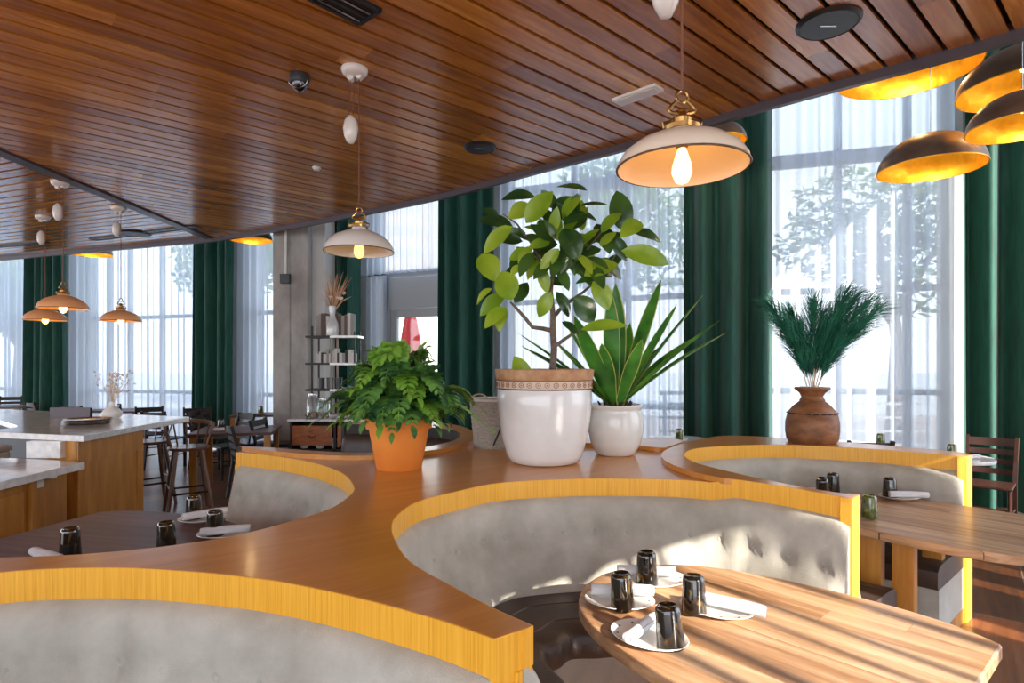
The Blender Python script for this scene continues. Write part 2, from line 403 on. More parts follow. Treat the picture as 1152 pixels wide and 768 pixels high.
# facade floor-plan line
FA = [Vector(p) for p in ((-16.5, 15.2, 0), (-13, 13.98, 0), (-8.5, 12.4, 0), (-5.42, 11.3, 0), (-2.9, 10.0, 0), (-1.5, 9.3, 0), (1.15, 8.2, 0), (2.76, 7.5, 0), (5.4, 6.65, 0), (6.9, 5.6, 0), (7.6, 4.0, 0), (7.7, .15, 0))]
FAL, FALEN = resample(catmull(FA, 8), .02)
def col_index(x):
    "index on the facade line seen at picture column x"
    best, bi = 9e9, 0
    for i, p in enumerate(FAL):
        if p.y < 1: continue
        d = abs(CX + F * p.x / p.y - x)
        if d < best: best, bi = d, i
    return bi
FTOP = 6.1
def off(i, d):
    a, b = FAL[max(i - 1, 0)], FAL[min(i + 1, len(FAL) - 1)]; t = (b - a).normalized()
    return FAL[i] + Vector((t.y, -t.x, 0)) * d      # positive d = into the room
# upper ceiling above the window void, wall over windows
m1 = MB(); pl = [(p.x, p.y) for p in FAL[::20]]
inner = [(p.x + .05, p.y + .05) for p in edge[::-1]]
m1.prism([(p[0], p[1] + .3) for p in pl] + [(8.2, -2.8), (-16.5, -2.8)], FTOP + .05, FTOP + .2)
struct(m1.build('ceiling_upper', M['conc2']))
# window frames behind the curtains
def window(idx, x0, x1, zb, zt, mull, trans, thick=.07):
    i0, i1 = col_index(x0), col_index(x1)
    fr = MB(); a, b = off(i0, -.22), off(i1, -.22)
    root = MB()
    step = 12
    idxs = list(range(i0, i1, step)) + [i1]
    P = [off(i, -.22) for i in idxs]
    for z in [zb, zt] + list(trans):
        zz, th = (z if isinstance(z, tuple) else (z, thick))
        for p, q in zip(P, P[1:]): root.beam((p.x, p.y, zz), (q.x, q.y, zz), .09, th)
    for mx in [x0, x1] + list(mull):
        i = col_index(mx); p = off(i, -.22); t = (off(min(i + 1, len(FAL) - 1), 0) - off(max(i - 1, 0), 0))
        root.box((p.x, p.y, (zb + zt) / 2), (thick, .09, zt - zb), rz=atan2(t.y, t.x))
    o = struct(root.build('window_%d' % idx, M['frame']))
    g = MB(); g.sweep([[(p.x, p.y, zb), (p.x, p.y, zt)] for p in P], closed_prof=False)
    g.build('glass_pane', M['glass'], o, recalc=False)
    return o
window(1, -180, 62, .05, FTOP, [-90, -30, 18, 45], [2.55, 1.0])
window(2, 86, 236, .05, FTOP, [112, 136, 172, 210], [2.55, 1.0])
window(3, 276, 312, .05, FTOP, [], [2.55, 1.0])
window(4, 414, 508, 3.06, FTOP, [], [(4.6, .2)], .1)
window(5, 566, 780, .05, FTOP, [641, 703], [2.5, 1.0, (4.15, .16)])
window(6, 862, 1068, .05, FTOP, [948, 1028], [2.5, 1.25, (4.15, .16)])
window(7, 1180, 1700, .05, FTOP, [1250, 1350, 1480], [2.5, 1.0, (4.15, .16)])
def pier(name, x0, x1, mat, z0=0, z1=FTOP, d=-.3, th=.2):
    i0, i1 = col_index(x0), col_index(x1); a, b = off(i0, d), off(i1, d)
    m = MB(); m.beam((a.x, a.y, (z0 + z1) / 2), (b.x, b.y, (z0 + z1) / 2), th, z1 - z0)
    return struct(m.build(name, mat))
for k, (a, b) in enumerate(((60, 88), (235, 278), (312, 416), (507, 568), (779, 864), (1066, 1182))):
    pier('wall_back' + ('' if k == 0 else '_%d' % k), a, b, M['conc2'])
# glazed door in the facade
def door():
    i0, i1 = col_index(428), col_index(506); a, b = off(i0, -.2), off(i1, -.2); t = (b - a); L = t.length; t.normalize(); rz = atan2(t.y, t.x)
    m = MB()
    for q in (0, L): p = a + t * q; m.box((p.x, p.y, 1.5), (.12, .12, 3.0), rz=rz)
    c = (a + b) / 2; m.box((c.x, c.y, 2.74), (L, .12, .5), rz=rz)
    o = struct(m.build('door_1', M['frame']))
    m = MB()
    for q in (.12, L - .12): p = a + t * q; m.box((p.x, p.y, 1.24), (.13, .06, 2.46), rz=rz)
    m.box((c.x, c.y, 2.41), (L - .25, .06, .14), rz=rz); m.box((c.x, c.y, .2), (L - .25, .06, .3), rz=rz)
    m.build('door_leaf', M['frame'], o)
    m = MB(); m.box((c.x, c.y, 1.3), (L - .3, .012, 2.2), rz=rz); m.build('glass_pane', M['glass'], o)
    m = MB(); p = a + t * .14; nn = Vector((t.y, -t.x, 0)); h = p + nn * .08
    m.tube([(h.x, h.y, .9), (h.x, h.y, 1.3)], .014); m.tube([(p.x, p.y, .95), (h.x, h.y, .95)], .01); m.tube([(p.x, p.y, 1.25), (h.x, h.y, 1.25)], .01)
    m.build('door_handle', M['steel'], o, smooth=40)
door()
# column
cz = 9.0
def colx(x, z): return (x - CX) / F * z
m1 = MB(); a, b = colx(307, 8.75), colx(346, 8.75); m1.box(((a + b) / 2, 9.0, 3.05), (b - a, .5, 6.1)); m1.box((colx(326, 8.75), 8.74, 3.2), (.012, .02, 6.1))
o = m1.build('column', M['conc'], bevel=.015); struct(o)
m1 = MB(); a2 = colx(348, 8.95); b2 = colx(366, 8.95); m1.box(((a2 + b2) / 2, 9.2, 3.05), (b2 - a2, .5, 6.1)); struct(m1.build('column_pale', M['conc2'], bevel=.01))
# unseen right hand wall; header, gaps and bars shaped to cast the sun streaks
O2 = Vector((.65, 2.0, 0)); RW = O2 + U * 6.2 - V * .66
def rwall(name, v0, v1, z0, z1, mat, th=.12, d=0):
    a = RW + V * v0 + U * d; b = RW + V * v1 + U * d; m = MB()
    m.beam((a.x, a.y, (z0 + z1) / 2), (b.x, b.y, (z0 + z1) / 2), th, z1 - z0)
    return struct(m.build(name, mat))
HZ = 1.0 + .45 * 6.2
rwall('wall_right', -3.2, 4.8, HZ, FTOP, M['conc2'])
rwall('wall_right_1', -3.2, -.75, 0, HZ, M['conc2'])
m1 = MB()
vv = -.75
rnd = random.Random(3)
bars = [(1.38, 2.62), (2.78, 3.45), (3.62, 3.9), (4.1, 4.8)]
for a_, b_ in bars:
    a = RW + V * a_; b = RW + V * b_; m1.beam((a.x, a.y, HZ / 2), (b.x, b.y, HZ / 2), .12, HZ)
for a_ in (-.56, -.34, -.2, .06, .2, .47, .6, .86):  # irregular thin bars added only to break the sun into streaks
    a = RW + V * a_; m1.box((a.x, a.y, HZ / 2), (rnd.choice((.025, .035, .05)), .05, HZ), rz=atan2(V.y, V.x))
a = RW + V * -.8; b = RW + V * 4.8
for z in (.9, 2.45): m1.beam((a.x, a.y, z), (b.x, b.y, z), .06, .06)
struct(m1.build('window_8', M['frame']))

# ---------------------------------------------------------------- outdoors
m1 = MB(); m1.box((0, 40, -.35), (160, 130, .3)); m1.build('ground', M['road'])['kind'] = 'structure'
def blob_leaves(mb, c, r, n, size, rng, flat=.8):
    for _ in range(n):
        u = rng.uniform(-1, 1); a = rng.uniform(0, 2 * pi); q = rng.uniform(.45, 1) ** .6
        s = sqrt(1 - u * u); p = Vector(c) + Vector((s * cos(a) * r, s * sin(a) * r, u * r * flat)) * q
        d1 = Vector((rng.gauss(0, 1), rng.gauss(0, 1), rng.gauss(0, 1))).normalized(); d2 = d1.orthogonal().normalized()
        mb.add([p - d1 * size, p + d2 * size * .5, p + d1 * size, p - d2 * size * .5], [(0, 1, 2, 3)])
def tree(x, y, h, r, label, seed):
    rng = random.Random(seed)
    t = thing('street_tree', label, 'tree', (x, y, -.2), group='trees beyond the windows')
    m = MB(); m.tube([(0, 0, 0), (.1, 0, h * .35), (-.05, .1, h * .6)], [.16, .12, .08], 8)
    for k in range(5):
        a = k * 1.3; m.tube([(0, 0, h * .4), (cos(a) * r * .6, sin(a) * r * .6, h * .75)], [.07, .03], 6)
    m.build('trunk', M['bark'], t, smooth=40)
    m = MB()
    for k in range(7):
        a = rng.uniform(0, 6.28); q = rng.uniform(.1, .6) * r
        blob_leaves(m, (cos(a) * q, sin(a) * q, h * rng.uniform(.55, .9)), r * .55, 350, .14, rng)
    m.build('crown', M['tree'], t, recalc=False)
tree(-9.6, 20, 7, 2.6, 'leafy street tree outside the second window from the left edge', 1)
tree(2.6, 14.5, 7.5, 2.0, 'thin street tree outside the window behind the rubber plant', 2)
tree(8.0, 12.4, 6.5, 2.1, 'street tree outside the window behind the pampas vase', 3)
tree(-16, 19, 6, 2.2, 'street tree outside the leftmost window', 4)
tree(13.5, 15, 8, 2.6, 'tall street tree beyond the right hand green curtain', 5)
m1 = MB()
def far_building(x, y, w, d, h, label):
    t = thing('apartment_tower', label, 'building', (x, y, -.2), group=None)
    m = MB(); m.box((0, 0, h / 2), (w, d, h)); m.box((0, 0, h + .3), (w * .6, d * .6, .6)); m.build('wall', M['facade_far'], t)
    for fl in range(int(h / 3.2)):
        m = MB(); m.box((0, -d / 2 - .02, 1.8 + fl * 3.2), (w * .86, .06, 1.3)); m.build('window_band', M['winfar'], t)
far_building(-17, 90, 9, 9, 32, 'beige apartment tower seen far away above the glass door')
0 and far_building(12, 75, 26, 10, 9, 'low beige building across the street behind the middle windows')
0 and far_building(-32, 60, 26, 10, 8, 'low beige building across the street behind the left windows')
# folded red parasol outside the door
pp = WZ(462, 408, 12.5)
t = thing('folded_parasol', 'folded red parasol standing outside the glass door', 'parasol', (pp.x, pp.y, -.2))
m1 = MB(); m1.lathe([(.30, .04), (.30, .1), (.05, .12), (.03, .14)], 20); m1.build('base', M['greymetal'], t, smooth=40)
m1 = MB(); m1.tube([(0, 0, .1), (0, 0, 2.95)], .022); m1.build('pole', M['greymetal'], t, smooth=40)
m1 = MB(); rows = []
for j in range(14):
    z = 1.35 + j * .12; rr = .27 * (1 - j / 14) ** .6 * (.9 if j else .7) + .02
    rows.append([((rr * (1 + .25 * (k % 2))) * cos(2 * pi * k / 16), (rr * (1 + .25 * (k % 2))) * sin(2 * pi * k / 16), z) for k in range(16)])
m1.sweep(rows); m1.build('canopy', M['redcloth'], t, smooth=50)
# terrace rail beyond the right windows
t = thing('terrace_railing', 'pale terrace railing seen low through the sheer behind the pampas vase', 'railing', (6.2, 10.8, -.2))
m1 = MB(); m1.box((0, 0, 1.25), (7, .06, .07)); m1.build('top_rail', M['frame'], t)
for k in range(4):
    m1 = MB(); m1.box((0, 0, .3 + k * .25), (7, .03, .04)); m1.build('rail', M['frame'], t)
for k in range(5):
    m1 = MB(); m1.box((-3.4 + k * 1.7, 0, .62), (.06, .06, 1.22)); m1.build('post', M['frame'], t)

# ---------------------------------------------------------------- curtains
def curtain(name, x0, x1, mat, label, cat, group, amp, wl, d, z0=.03, z1=FTOP, seed=0, irregular=.35, step=2):
    rng = random.Random(seed)
    i0, i1 = col_index(x0), col_index(x1)
    L = (i1 - i0) * .02; ph = rng.uniform(0, 6); w2 = rng.uniform(.6, .8)
    nz = 7
    rows = []; c0 = off((i0 + i1) // 2, d)
    n = max(8, int(L / wl * 10))
    for k in range(n + 1):
        fi = i0 + (i1 - i0) * k / n; i = int(fi); q = off(min(i, len(FAL) - 2), 0).lerp(off(min(i + 1, len(FAL) - 1), 0), fi - i)
        nn = (off(i, 1) - off(i, 0)); s = L * k / n
        row = []
        for j in range(nz + 1):
            z = z0 + (z1 - z0) * j / nz; hh = j / nz
            ww = sin(2 * pi * s / wl + ph + irregular * 3 * sin(s * 2.1 / wl * w2 + j * .12)) + irregular * sin(2 * pi * s / wl * .43 + 1.3 * ph + .1 * j)
            a = amp * (1.15 - .3 * hh)
            p = q + nn * (d + a * ww)
            row.append((p.x - c0.x, p.y - c0.y, z - z0))
        rows.append(row)
    m = MB(); m.sweep(rows, closed_prof=False, caps=False)
    t = thing(name, label, cat, (c0.x, c0.y, z0), group=group)
    m.build('cloth', mat, t, smooth=180, recalc=False)
    a, b = off(i0, d), off(i1, d)
    r = MB(); pts = [off(i, d) for i in list(range(i0, i1, 20)) + [i1]]
    r.tube([(p.x - c0.x, p.y - c0.y, z1 - z0 + .02) for p in pts], .015, 6); r.build('curtain_track', M['greymetal'], t)
    return t
sh = 'sheer curtains'; gr = 'green velvet drapes'
curtain('sheer_curtain', -200, 56, M['sheer'], 'white sheer curtain over the leftmost window', 'curtain', sh, .045, .2, .12, seed=1)
curtain('sheer_curtain', 86, 238, M['sheer'], 'wide white sheer curtain behind the bar vase and stools', 'curtain', sh, .045, .2, .12, seed=2)
curtain('sheer_curtain', 276, 318, M['sheer'], 'narrow white sheer curtain left of the concrete column', 'curtain', sh, .045, .16, .12, seed=3)
curtain('sheer_curtain', 414, 508, M['sheer'], 'short white sheer curtain hanging above the glass door', 'curtain', sh, .04, .13, .10, z0=3.02, seed=4)
curtain('sheer_curtain', 414, 434, M['sheer'], 'narrow sheer strip hanging left of the glass door', 'curtain', sh, .03, .1, .0, z1=3.02, seed=14)
curtain('sheer_curtain', 498, 512, M['sheer'], 'narrow sheer strip hanging right of the glass door', 'curtain', sh, .03, .1, .0, z1=3.02, seed=15)
curtain('sheer_curtain', 564, 780, M['sheer'], 'white sheer curtain behind the rubber plant and agave', 'curtain', sh, .045, .15, .12, seed=5)
curtain('sheer_curtain', 862, 1068, M['sheer'], 'white sheer curtain behind the pampas grass vase', 'curtain', sh, .05, .2, .12, seed=6)
curtain('sheer_curtain', 1178, 1600, M['sheer'], 'white sheer curtain beyond the right edge', 'curtain', sh, .05, .2, .12, seed=7)
curtain('velvet_drape', 54, 89, M['velvet_green'], 'dark green velvet drape nearest the left edge', 'curtain', gr, .12, .26, .34, seed=8, irregular=.3)
curtain('velvet_drape', 234, 281, M['velvet_green'], 'dark green velvet drape between bar stool and column', 'curtain', gr, .12, .27, .34, seed=9, irregular=.2)
curtain('velvet_drape', 364, 418, M['velvet_green'], 'dark green velvet drape behind the bookshelf', 'curtain', gr, .11, .26, .33, seed=10, irregular=.2)
curtain('velvet_drape', 505, 570, M['velvet_green'], 'dark green velvet drape between the door and the rubber plant', 'curtain', gr, .11, .25, .33, seed=11, irregular=.2)
curtain('velvet_drape', 774, 866, M['velvet_green'], 'green velvet drape between the agave and the pampas vase', 'curtain', gr, .13, .3, .38, seed=12, irregular=.2)
curtain('velvet_drape', 1064, 1182, M['velvet_green'], 'bright green velvet drape at the right edge', 'curtain', gr, .13, .32, .38, seed=13, irregular=.2)

# ---------------------------------------------------------------- booths
TOPZ = .99; RAISE = 1.02
B2 = [(.047, 1.369), (-.046, 1.464), (-.16, 1.603), (-.313, 1.804), (-.40, 2.01), (-.451, 2.19), (-.463, 2.363), (-.419, 2.59), (-.277, 2.786), (-.064, 3.0), (.30, 3.10), (.58, 3.11), (.866, 3.08), (1.08, 2.97), (1.277, 2.77), (1.40, 2.60), (1.457, 2.53)]
B1 = [(-1.5, .15), (-1.75, .5), (-1.95, .85), (-2.0, 1.15), (-1.9, 1.43), (-1.72, 1.61), (-1.494, 1.72), (-1.32, 1.755), (-1.158, 1.76), (-1.0, 1.738), (-.838, 1.705), (-.64, 1.645), (-.42, 1.545), (-.19, 1.415), (-.039, 1.307)]
B3 = [(1.50, 2.60), (1.40, 2.70), (1.26, 2.93), (1.12, 3.25), (1.06, 3.5), (1.09, 3.74), (1.22, 3.97), (1.42, 4.09), (1.66, 4.16), (1.93, 4.18), (2.2, 4.09), (2.51, 3.92), (2.80, 3.65)]
B5 = [(-2.55, 1.82), (-2.2, 1.80), (-1.9, 1.81), (-1.6, 1.845), (-1.37, 1.879), (-1.135, 1.97), (-.96, 2.104), (-.83, 2.309), (-.755, 2.494), (-.745, 2.748), (-.785, 2.93), (-.934, 3.258), (-1.186, 3.575), (-1.50, 3.83), (-1.877, 4.04)]
B4 = [(-1.9, 4.12), (-1.6, 4.02), (-1.25, 3.87), (-.915, 3.82), (-.61, 4.05), (-.45, 4.37), (-.417, 4.69), (-.49, 5.05), (-.73, 5.32), (-1.1, 5.5), (-1.6, 5.6)]
def V3(pts): return [Vector((p[0], p[1], 0)) for p in pts]
RIM = {k: resample(catmull(V3(p), 8), .03)[0] for k, p in (('1', B1), ('2', B2), ('3', B3), ('4', B4), ('5', B5))}
def nearest_dir(p, c0, c1):
    d = c1 - c0; t = max(0, min(1, (p - c0).dot(d) / d.dot(d))); q = c0 + d * t
    return (q - p).normalized()
def booth(key, label, origin, axis, topf, spine=(-.35, .9), fasc=.092, wall=.05, nbtn=22, group='curved booths'):
    R = RIM[key]; o = Vector(origin); ax = Vector(axis).normalized()
    c0 = o + ax * spine[0]; c1 = o + ax * spine[1]
    D = [nearest_dir(p, c0, c1) for p in R]
    for _ in range(3):
        D = [sum((D[max(0, min(len(R) - 1, i + k))] for k in range(-9, 10)), Vector((0, 0, 0))).normalized() for i in range(len(R))]
    # true normals for the top part, spine directions further in
    N = []
    for i, p in enumerate(R):
        a, b = R[max(i - 1, 0)], R[min(i + 1, len(R) - 1)]; t = (b - a).normalized(); n = Vector((-t.y, t.x, 0))
        if n.dot(D[i]) < 0: n = -n
        N.append(n)
    root = thing('curved_booth', label, 'booth', o, group=group)
    def pt(i, d, z):
        n = (N[i].lerp(D[i], min(1, max(0, (d - .0) / .22)))).normalized()
        q = R[i] + n * d; return (q.x, q.y, z)
    n = len(R); rng = random.Random(hash(key) % 99)
    # oak edge band
    m = MB(); rows = []
    for i in range(n):
        tz = topf(R[i]); rows.append([pt(i, .004, tz - .001), pt(i, .004, tz - fasc), pt(i, -.03, tz - fasc), pt(i, -.03, tz - .001)])
    m.sweep(rows); m.build('edge_band', M['oak'], root, smooth=30, offset=o)
    # backrest
    L = [0]
    for a, b in zip(R, R[1:]): L.append(L[-1] + (b - a).length)
    btns = [(L[-1] * (k + .5) / nbtn, .72) for k in range(nbtn)]
    seams = [L[-1] * q for q in (.18, .42, .66, .88)]
    prof = []
    KZ = 16
    def inset(s, z, tz):
        zt = tz - fasc; q = (zt - z) / (zt - .44)     # 0 top .. 1 bottom
        d = .004 + .035 * (1 - (1 - min(1, q / .12)) ** 2) + .14 * q ** 1.15
        for (sb, zb) in btns:
            rr = ((s - sb) ** 2 + (z - zb) ** 2)
            if rr < .04: d -= -.0 + .026 * math.exp(-rr / .0009) + .010 * math.exp(-rr / .008)
        for ss in seams:
            if abs(s - ss) < .06: d -= .010 * math.exp(-((s - ss) / .012) ** 2)
        e = min(s, L[-1] - s)
        if e < .05: d -= .02 * (1 - e / .05) ** 2
        return d
    m = MB(); rows = []
    for i in range(n):
        tz = topf(R[i]); row = []
        for k in range(KZ + 1):
            z = (tz - fasc) + (.44 - (tz - fasc)) * k / KZ
            row.append(pt(i, inset(L[i], z, tz), z))
        row += [pt(i, -.03, .44), pt(i, -.03, tz - fasc)]
        rows.append(row)
    m.sweep(rows); m.build('backrest', M['velvet'], root, smooth=60, offset=o)
    for (sb, zb) in btns:
        i = min(range(n), key=lambda q: abs(L[q] - sb)); tz = topf(R[i]); d = inset(sb, zb, tz)
        p = pt(i, d, zb); bb = MB(); nn = N[i]
        bx = nn.cross(Vector((0, 0, 1))); rows = []
        for j in range(5):
            a = j / 4 * pi / 2; rows.append([Vector(p) + nn * (.012 * sin(a)) + (bx * cos(w) + Vector((0, 0, 1)) * sin(w)) * (.016 * cos(a) + .0005) for w in [2 * pi * k / 10 for k in range(10)]])
        bb.sweep(rows); bb.build('button', M['velvet'], root, smooth=60, offset=o)
    # seat
    sd = .60
    def sweepprof(name, prof, mat, sm=50):
        m = MB(); m.sweep([[pt(i, d, z) for d, z in prof] for i in range(n)]); return m.build(name, mat, root, smooth=sm, offset=o)
    sweepprof('seat', [(.02, .34), (.02, .455), (.30, .468), (.305, .462), (.31, .468), (sd - .12, .468), (sd - .115, .462), (sd - .11, .468), (sd - .03, .462), (sd, .44), (sd + .005, .36), (sd - .01, .34)], M['leather'])
    sweepprof('seat_base', [(.02, .09), (.02, .338), (sd - .02, .338), (sd - .02, .09)], M['velvet'])
    sweepprof('toe_kick', [(.02, 0), (.02, .088), (sd - .08, .088), (sd - .08, 0)], M['barwood'])
    sweepprof('back_panel', [(-.032, 0), (-.05, 0), (-.05, TOPZ - fasc), (-.032, TOPZ - fasc)], M['oak'])
    return root
f0 = lambda p: TOPZ
def f2(p):
    q = (p.x - 1.02) / .1
    return TOPZ if p.y < 2.45 and p.x < 1 or q < 0 else (RAISE if q > 1 else TOPZ + (RAISE - TOPZ) * q)
f3 = lambda p: RAISE
b2 = booth('2', 'curved grey velvet booth around the sunlit plank table', (.65, 2.0, 0), U, f2, group='')
b1 = booth('1', 'curved grey velvet booth in the bottom left foreground', (-.95, .7, 0), U, f0, group='')
b3 = booth('3', 'curved grey velvet booth behind, below the pampas vase', (2.05, 3.3, 0), U, f3, spine=(-.3, .9), group='')
AX5 = Vector((-.97, .1, 0)).normalized()
b5 = booth('5', 'shadowed grey velvet booth left of the orange pot', (-1.65, 2.85, 0), AX5, f0, spine=(-.1, .9), group='')
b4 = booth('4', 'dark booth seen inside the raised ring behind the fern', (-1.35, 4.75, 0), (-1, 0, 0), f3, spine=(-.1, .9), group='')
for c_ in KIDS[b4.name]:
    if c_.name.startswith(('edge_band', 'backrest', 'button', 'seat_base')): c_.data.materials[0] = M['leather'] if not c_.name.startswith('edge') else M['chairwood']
for b in (b1, b2, b3, b4, b5):
    if 'group' in b: del b['group']
def end_post(root, a, b, top, back, name='end_post', deep=.035):
    "a-b: two plan corners of the arm's end face; back: direction into the arm"
    a, b, k = Vector(a), Vector(b), Vector(back).normalized() * deep
    m = MB(); q = [a, b, b + k, a + k]; m.prism([(p.x, p.y) for p in q], 0, top)
    return m.build(name, M['oak'], root, offset=root.location, bevel=.003)
end_post(b2, (-.040, 1.304, 0), (.049, 1.371, 0), TOPZ - .0015, -U)
end_post(b2, (1.450, 2.512, 0), (1.535, 2.60, 0), RAISE - .0015, -U, deep=.05)
end_post(b3, (2.795, 3.62, 0), (2.89, 3.70, 0), RAISE - .0015, (-.85, .5, 0), deep=.05)
end_post(b5, (-1.885, 4.02, 0), (-1.90, 4.155, 0), TOPZ - .0015, (1, 0, 0))
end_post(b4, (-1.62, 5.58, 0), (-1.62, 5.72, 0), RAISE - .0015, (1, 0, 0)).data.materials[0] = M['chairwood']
# the joined counter tops
def inner_of(key): return [(p.x, p.y) for p in RIM[key]]
r2 = inner_of('2'); i_mid = min(range(len(r2)), key=lambda i: hypot(r2[i][0] - 1.08, r2[i][1] - 2.97))
r1 = inner_of('1'); i1s = min(range(len(r1)), key=lambda i: hypot(r1[i][0] + 1.72, r1[i][1] - 1.61))
r5 = inner_of('5')
poly = r2[:i_mid + 1] + [(1.0, 3.3), (.98, 3.7), (1.08, 4.05), (1.0, 4.4), (.3, 4.5), (-.15, 4.62), (-.35, 4.62), (-.44, 4.3), (-.63, 3.97), (-.93, 3.76), (-1.25, 3.80), (-1.6, 3.96), (-1.90, 4.165)] + r5[::-1] + [(-2.55, 1.66), (-1.80, 1.66)] + r1[i1s:]
t = thing('booth_divider_counter', 'wide curving wooden counter that joins the booths and carries the potted plants', 'counter', (.1, 3.6, 0))
m1 = MB(); m1.prism(poly, TOPZ - .035, TOPZ); m1.build('counter_top', M['top'], t, offset=t.location)
m1 = MB(); rr = RIM['1'][:i1s + 2]; nrm = []
rows = []
for i, p in enumerate(rr):
    a, b = rr[max(0, i - 1)], rr[min(len(rr) - 1, i + 1)]; d = (b - a).normalized(); n_ = Vector((-d.y, d.x, 0))
    q = p + n_ * .12; rows.append([(p.x, p.y, TOPZ - .035), (q.x, q.y, TOPZ - .035), (q.x, q.y, TOPZ), (p.x, p.y, TOPZ)])
m1.sweep(rows); m1.build('arm_top', M['top'], t, offset=t.location)
def slab(name, outer, inner, z0, z1, lb):
    m = MB(); pl = [(p.x, p.y) for p in catmull(V3(outer), 6)] + inner
    m.prism(pl, z0, z1); o = m.build(name, M['top'], t, offset=t.location); 
    if lb: o['label'] = lb
    return o
slab('raised_rim', [(1.066, 2.96), (.965, 3.15), (.911, 3.433), (.937, 3.70), (1.03, 3.94), (1.22, 4.225), (1.45, 4.5), (1.734, 4.70), (2.12, 4.55), (2.55, 4.22), (2.9, 3.85), (2.89, 3.70)], [(2.80, 3.65)] + inner_of('3')[::-1] + [(1.535, 2.6), (1.457, 2.53)] + r2[i_mid + 1:][::-1], TOPZ + .0005, RAISE, 'raised wooden rim carrying the pampas vase')
slab('raised_rim', [(-1.9, 4.10), (-1.55, 3.86), (-1.17, 3.71), (-.887, 3.70), (-.593, 3.857), (-.366, 4.18), (-.267, 4.63), (-.373, 5.15), (-.553, 5.55), (-.82, 5.78), (-1.2, 5.85), (-1.6, 5.8)], inner_of('4')[::-1], TOPZ + .0005, RAISE, 'raised ring shaped rim behind the fern')
slab('raised_rim', [(.30, 4.36), (.55, 4.27), (.8, 4.2), (.98, 4.06), (1.06, 4.05)], [(1.3, 4.4), (1.2, 4.58), (.3, 4.58)], TOPZ + .0005, RAISE, 'raised rim behind the agave pot')
# island core below the counter: outer faces
m1 = MB(); m1.prism([(1.0, 3.45), (1.0, 3.85), (.95, 4.35), (.3, 4.42), (-.2, 4.5), (-.35, 4.0), (-.65, 3.6), (-.6, 3.0), (-.1, 3.3), (.4, 3.4), (.8, 3.3)], 0.0, TOPZ - .036)
m1.build('core_panel', M['barwood'], t, offset=t.location)

# ---------------------------------------------------------------- booth tables
def table_outline():
    prof = [(-.47, 0), (-.455, .10), (-.41, .21), (-.31, .33), (-.15, .42), (.05, .475), (.25, .50), (.42, .505), (.58, .485), (.70, .435), (.715, .41)]
    up = catmull([Vector((a, b, 0)) for a, b in prof], 5)
    up = [(p.x, p.y) for p in up]
    return up + [(a, -b) for a, b in up[::-1][:-1]]
def booth_table(loc, axis, v_off, mat, label, scale=1):
    ax = Vector(axis).normalized(); rz = atan2(ax.y, ax.x)
    t = thing('booth_table', label, 'table', loc, 0)
    lat = Vector((-ax.y, ax.x, 0))
    pts = [(ax * a * scale + lat * (b * scale + v_off)) for a, b in table_outline()]
    m = MB(); m.prism([(p.x, p.y) for p in pts], .705, .75); m.build('tabletop', mat, t, bevel=.006)
    m = MB(); c = lat * v_off + ax * .12
    legs = []
    for s in (-1, 1):
        for w in (-.075, .075):
            m2 = MB(); p = c + lat * (s * .27) + ax * w
            m2.box((p.x, p.y, .36), (.10, .065, .69), rz=rz); m2.build('leg', M['barwood'], t, bevel=.004)
    m2 = MB(); m2.beam((c + lat * -.3 + Vector((0, 0, .685))), (c + lat * .3 + Vector((0, 0, .685))), .22, .036); m2.build('apron', M['barwood'], t)
    m2 = MB(); m2.beam((c + lat * -.36 + Vector((0, 0, .02))), (c + lat * .36 + Vector((0, 0, .02))), .3, .03); m2.build('foot', M['barwood'], t)
    return t
booth_table((.65, 2.0, 0), U, .05, M['table'], 'sunlit plank table with rounded end in the centre booth')
booth_table((2.10, 3.38, 0), U, .03, M['table'], 'wooden plank table at the right booth below the pampas vase')
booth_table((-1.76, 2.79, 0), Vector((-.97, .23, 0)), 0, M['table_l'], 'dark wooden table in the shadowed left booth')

# ---------------------------------------------------------------- tableware
def make_plate():
    t = thing('oval_plate', 'x', 'plate')
    m = MB(); m.lathe([(.0005, .004), (.055, .004), (.062, .001), (.066, .003), (.094, .017), (.098, .019), (.097, .0215), (.092, .020), (.064, .0095), (.0005, .0085)], 40, sx=1.25, sy=.98)
    m.build('dish', M['porcelain'], t, smooth=50)
    m = MB()
    for k in range(10):
        a = 2 * pi * k / 10; m.box((.083 * cos(a) * 1.25, .083 * sin(a) * .98, .0165), (.010, .006, .0012), rz=a, M=None)
    o = m.build('rim_motif', M['greymetal'], t)
    return t
def make_cup():
    t = thing('tumbler', 'x', 'glass')
    m = MB(); m.lathe([(.041, 0), (.0425, .003), (.0385, .06), (.036, .105), (.034, .116), (.028, .121), (.024, .117), (.0005, .114)], 36)
    m.build('bowl', M['amber'], t, smooth=40)
    return t
def make_napkin():
    t = thing('rolled_napkin', 'x', 'napkin')
    m = MB(); rows = []
    for j in range(15):
        x = -.11 + .22 * j / 14; row = []
        for k in range(18):
            a = 2 * pi * k / 18; r = .0215 * (1 + .05 * sin(3 * a + j * .5)) * (1 if 0 < j < 14 else .93)
            row.append((x, r * cos(a), .0225 + r * sin(a) * .9))
        rows.append(row)
    m.sweep(rows); m.build('roll', M['napkin'], t, smooth=60)
    m = MB()
    for e in (-1, 1):
        pts = [(e * .1105, .019 * (1 - q / 26) * cos(q * .55), .0225 + .017 * (1 - q / 26) * sin(q * .55)) for q in range(24)]
        m.tube(pts, .0012, 5)
    m.build('fold_edge', simple('linen_fold', (.45, .45, .47), .9), t)
    m = MB(); m.beam((-.1, -.019, .034), (.1, -.021, .030), .004, .004); m.build('hem', M['napkin'], t)
    return t
PL, CU, NA = make_plate(), make_cup(), make_napkin()
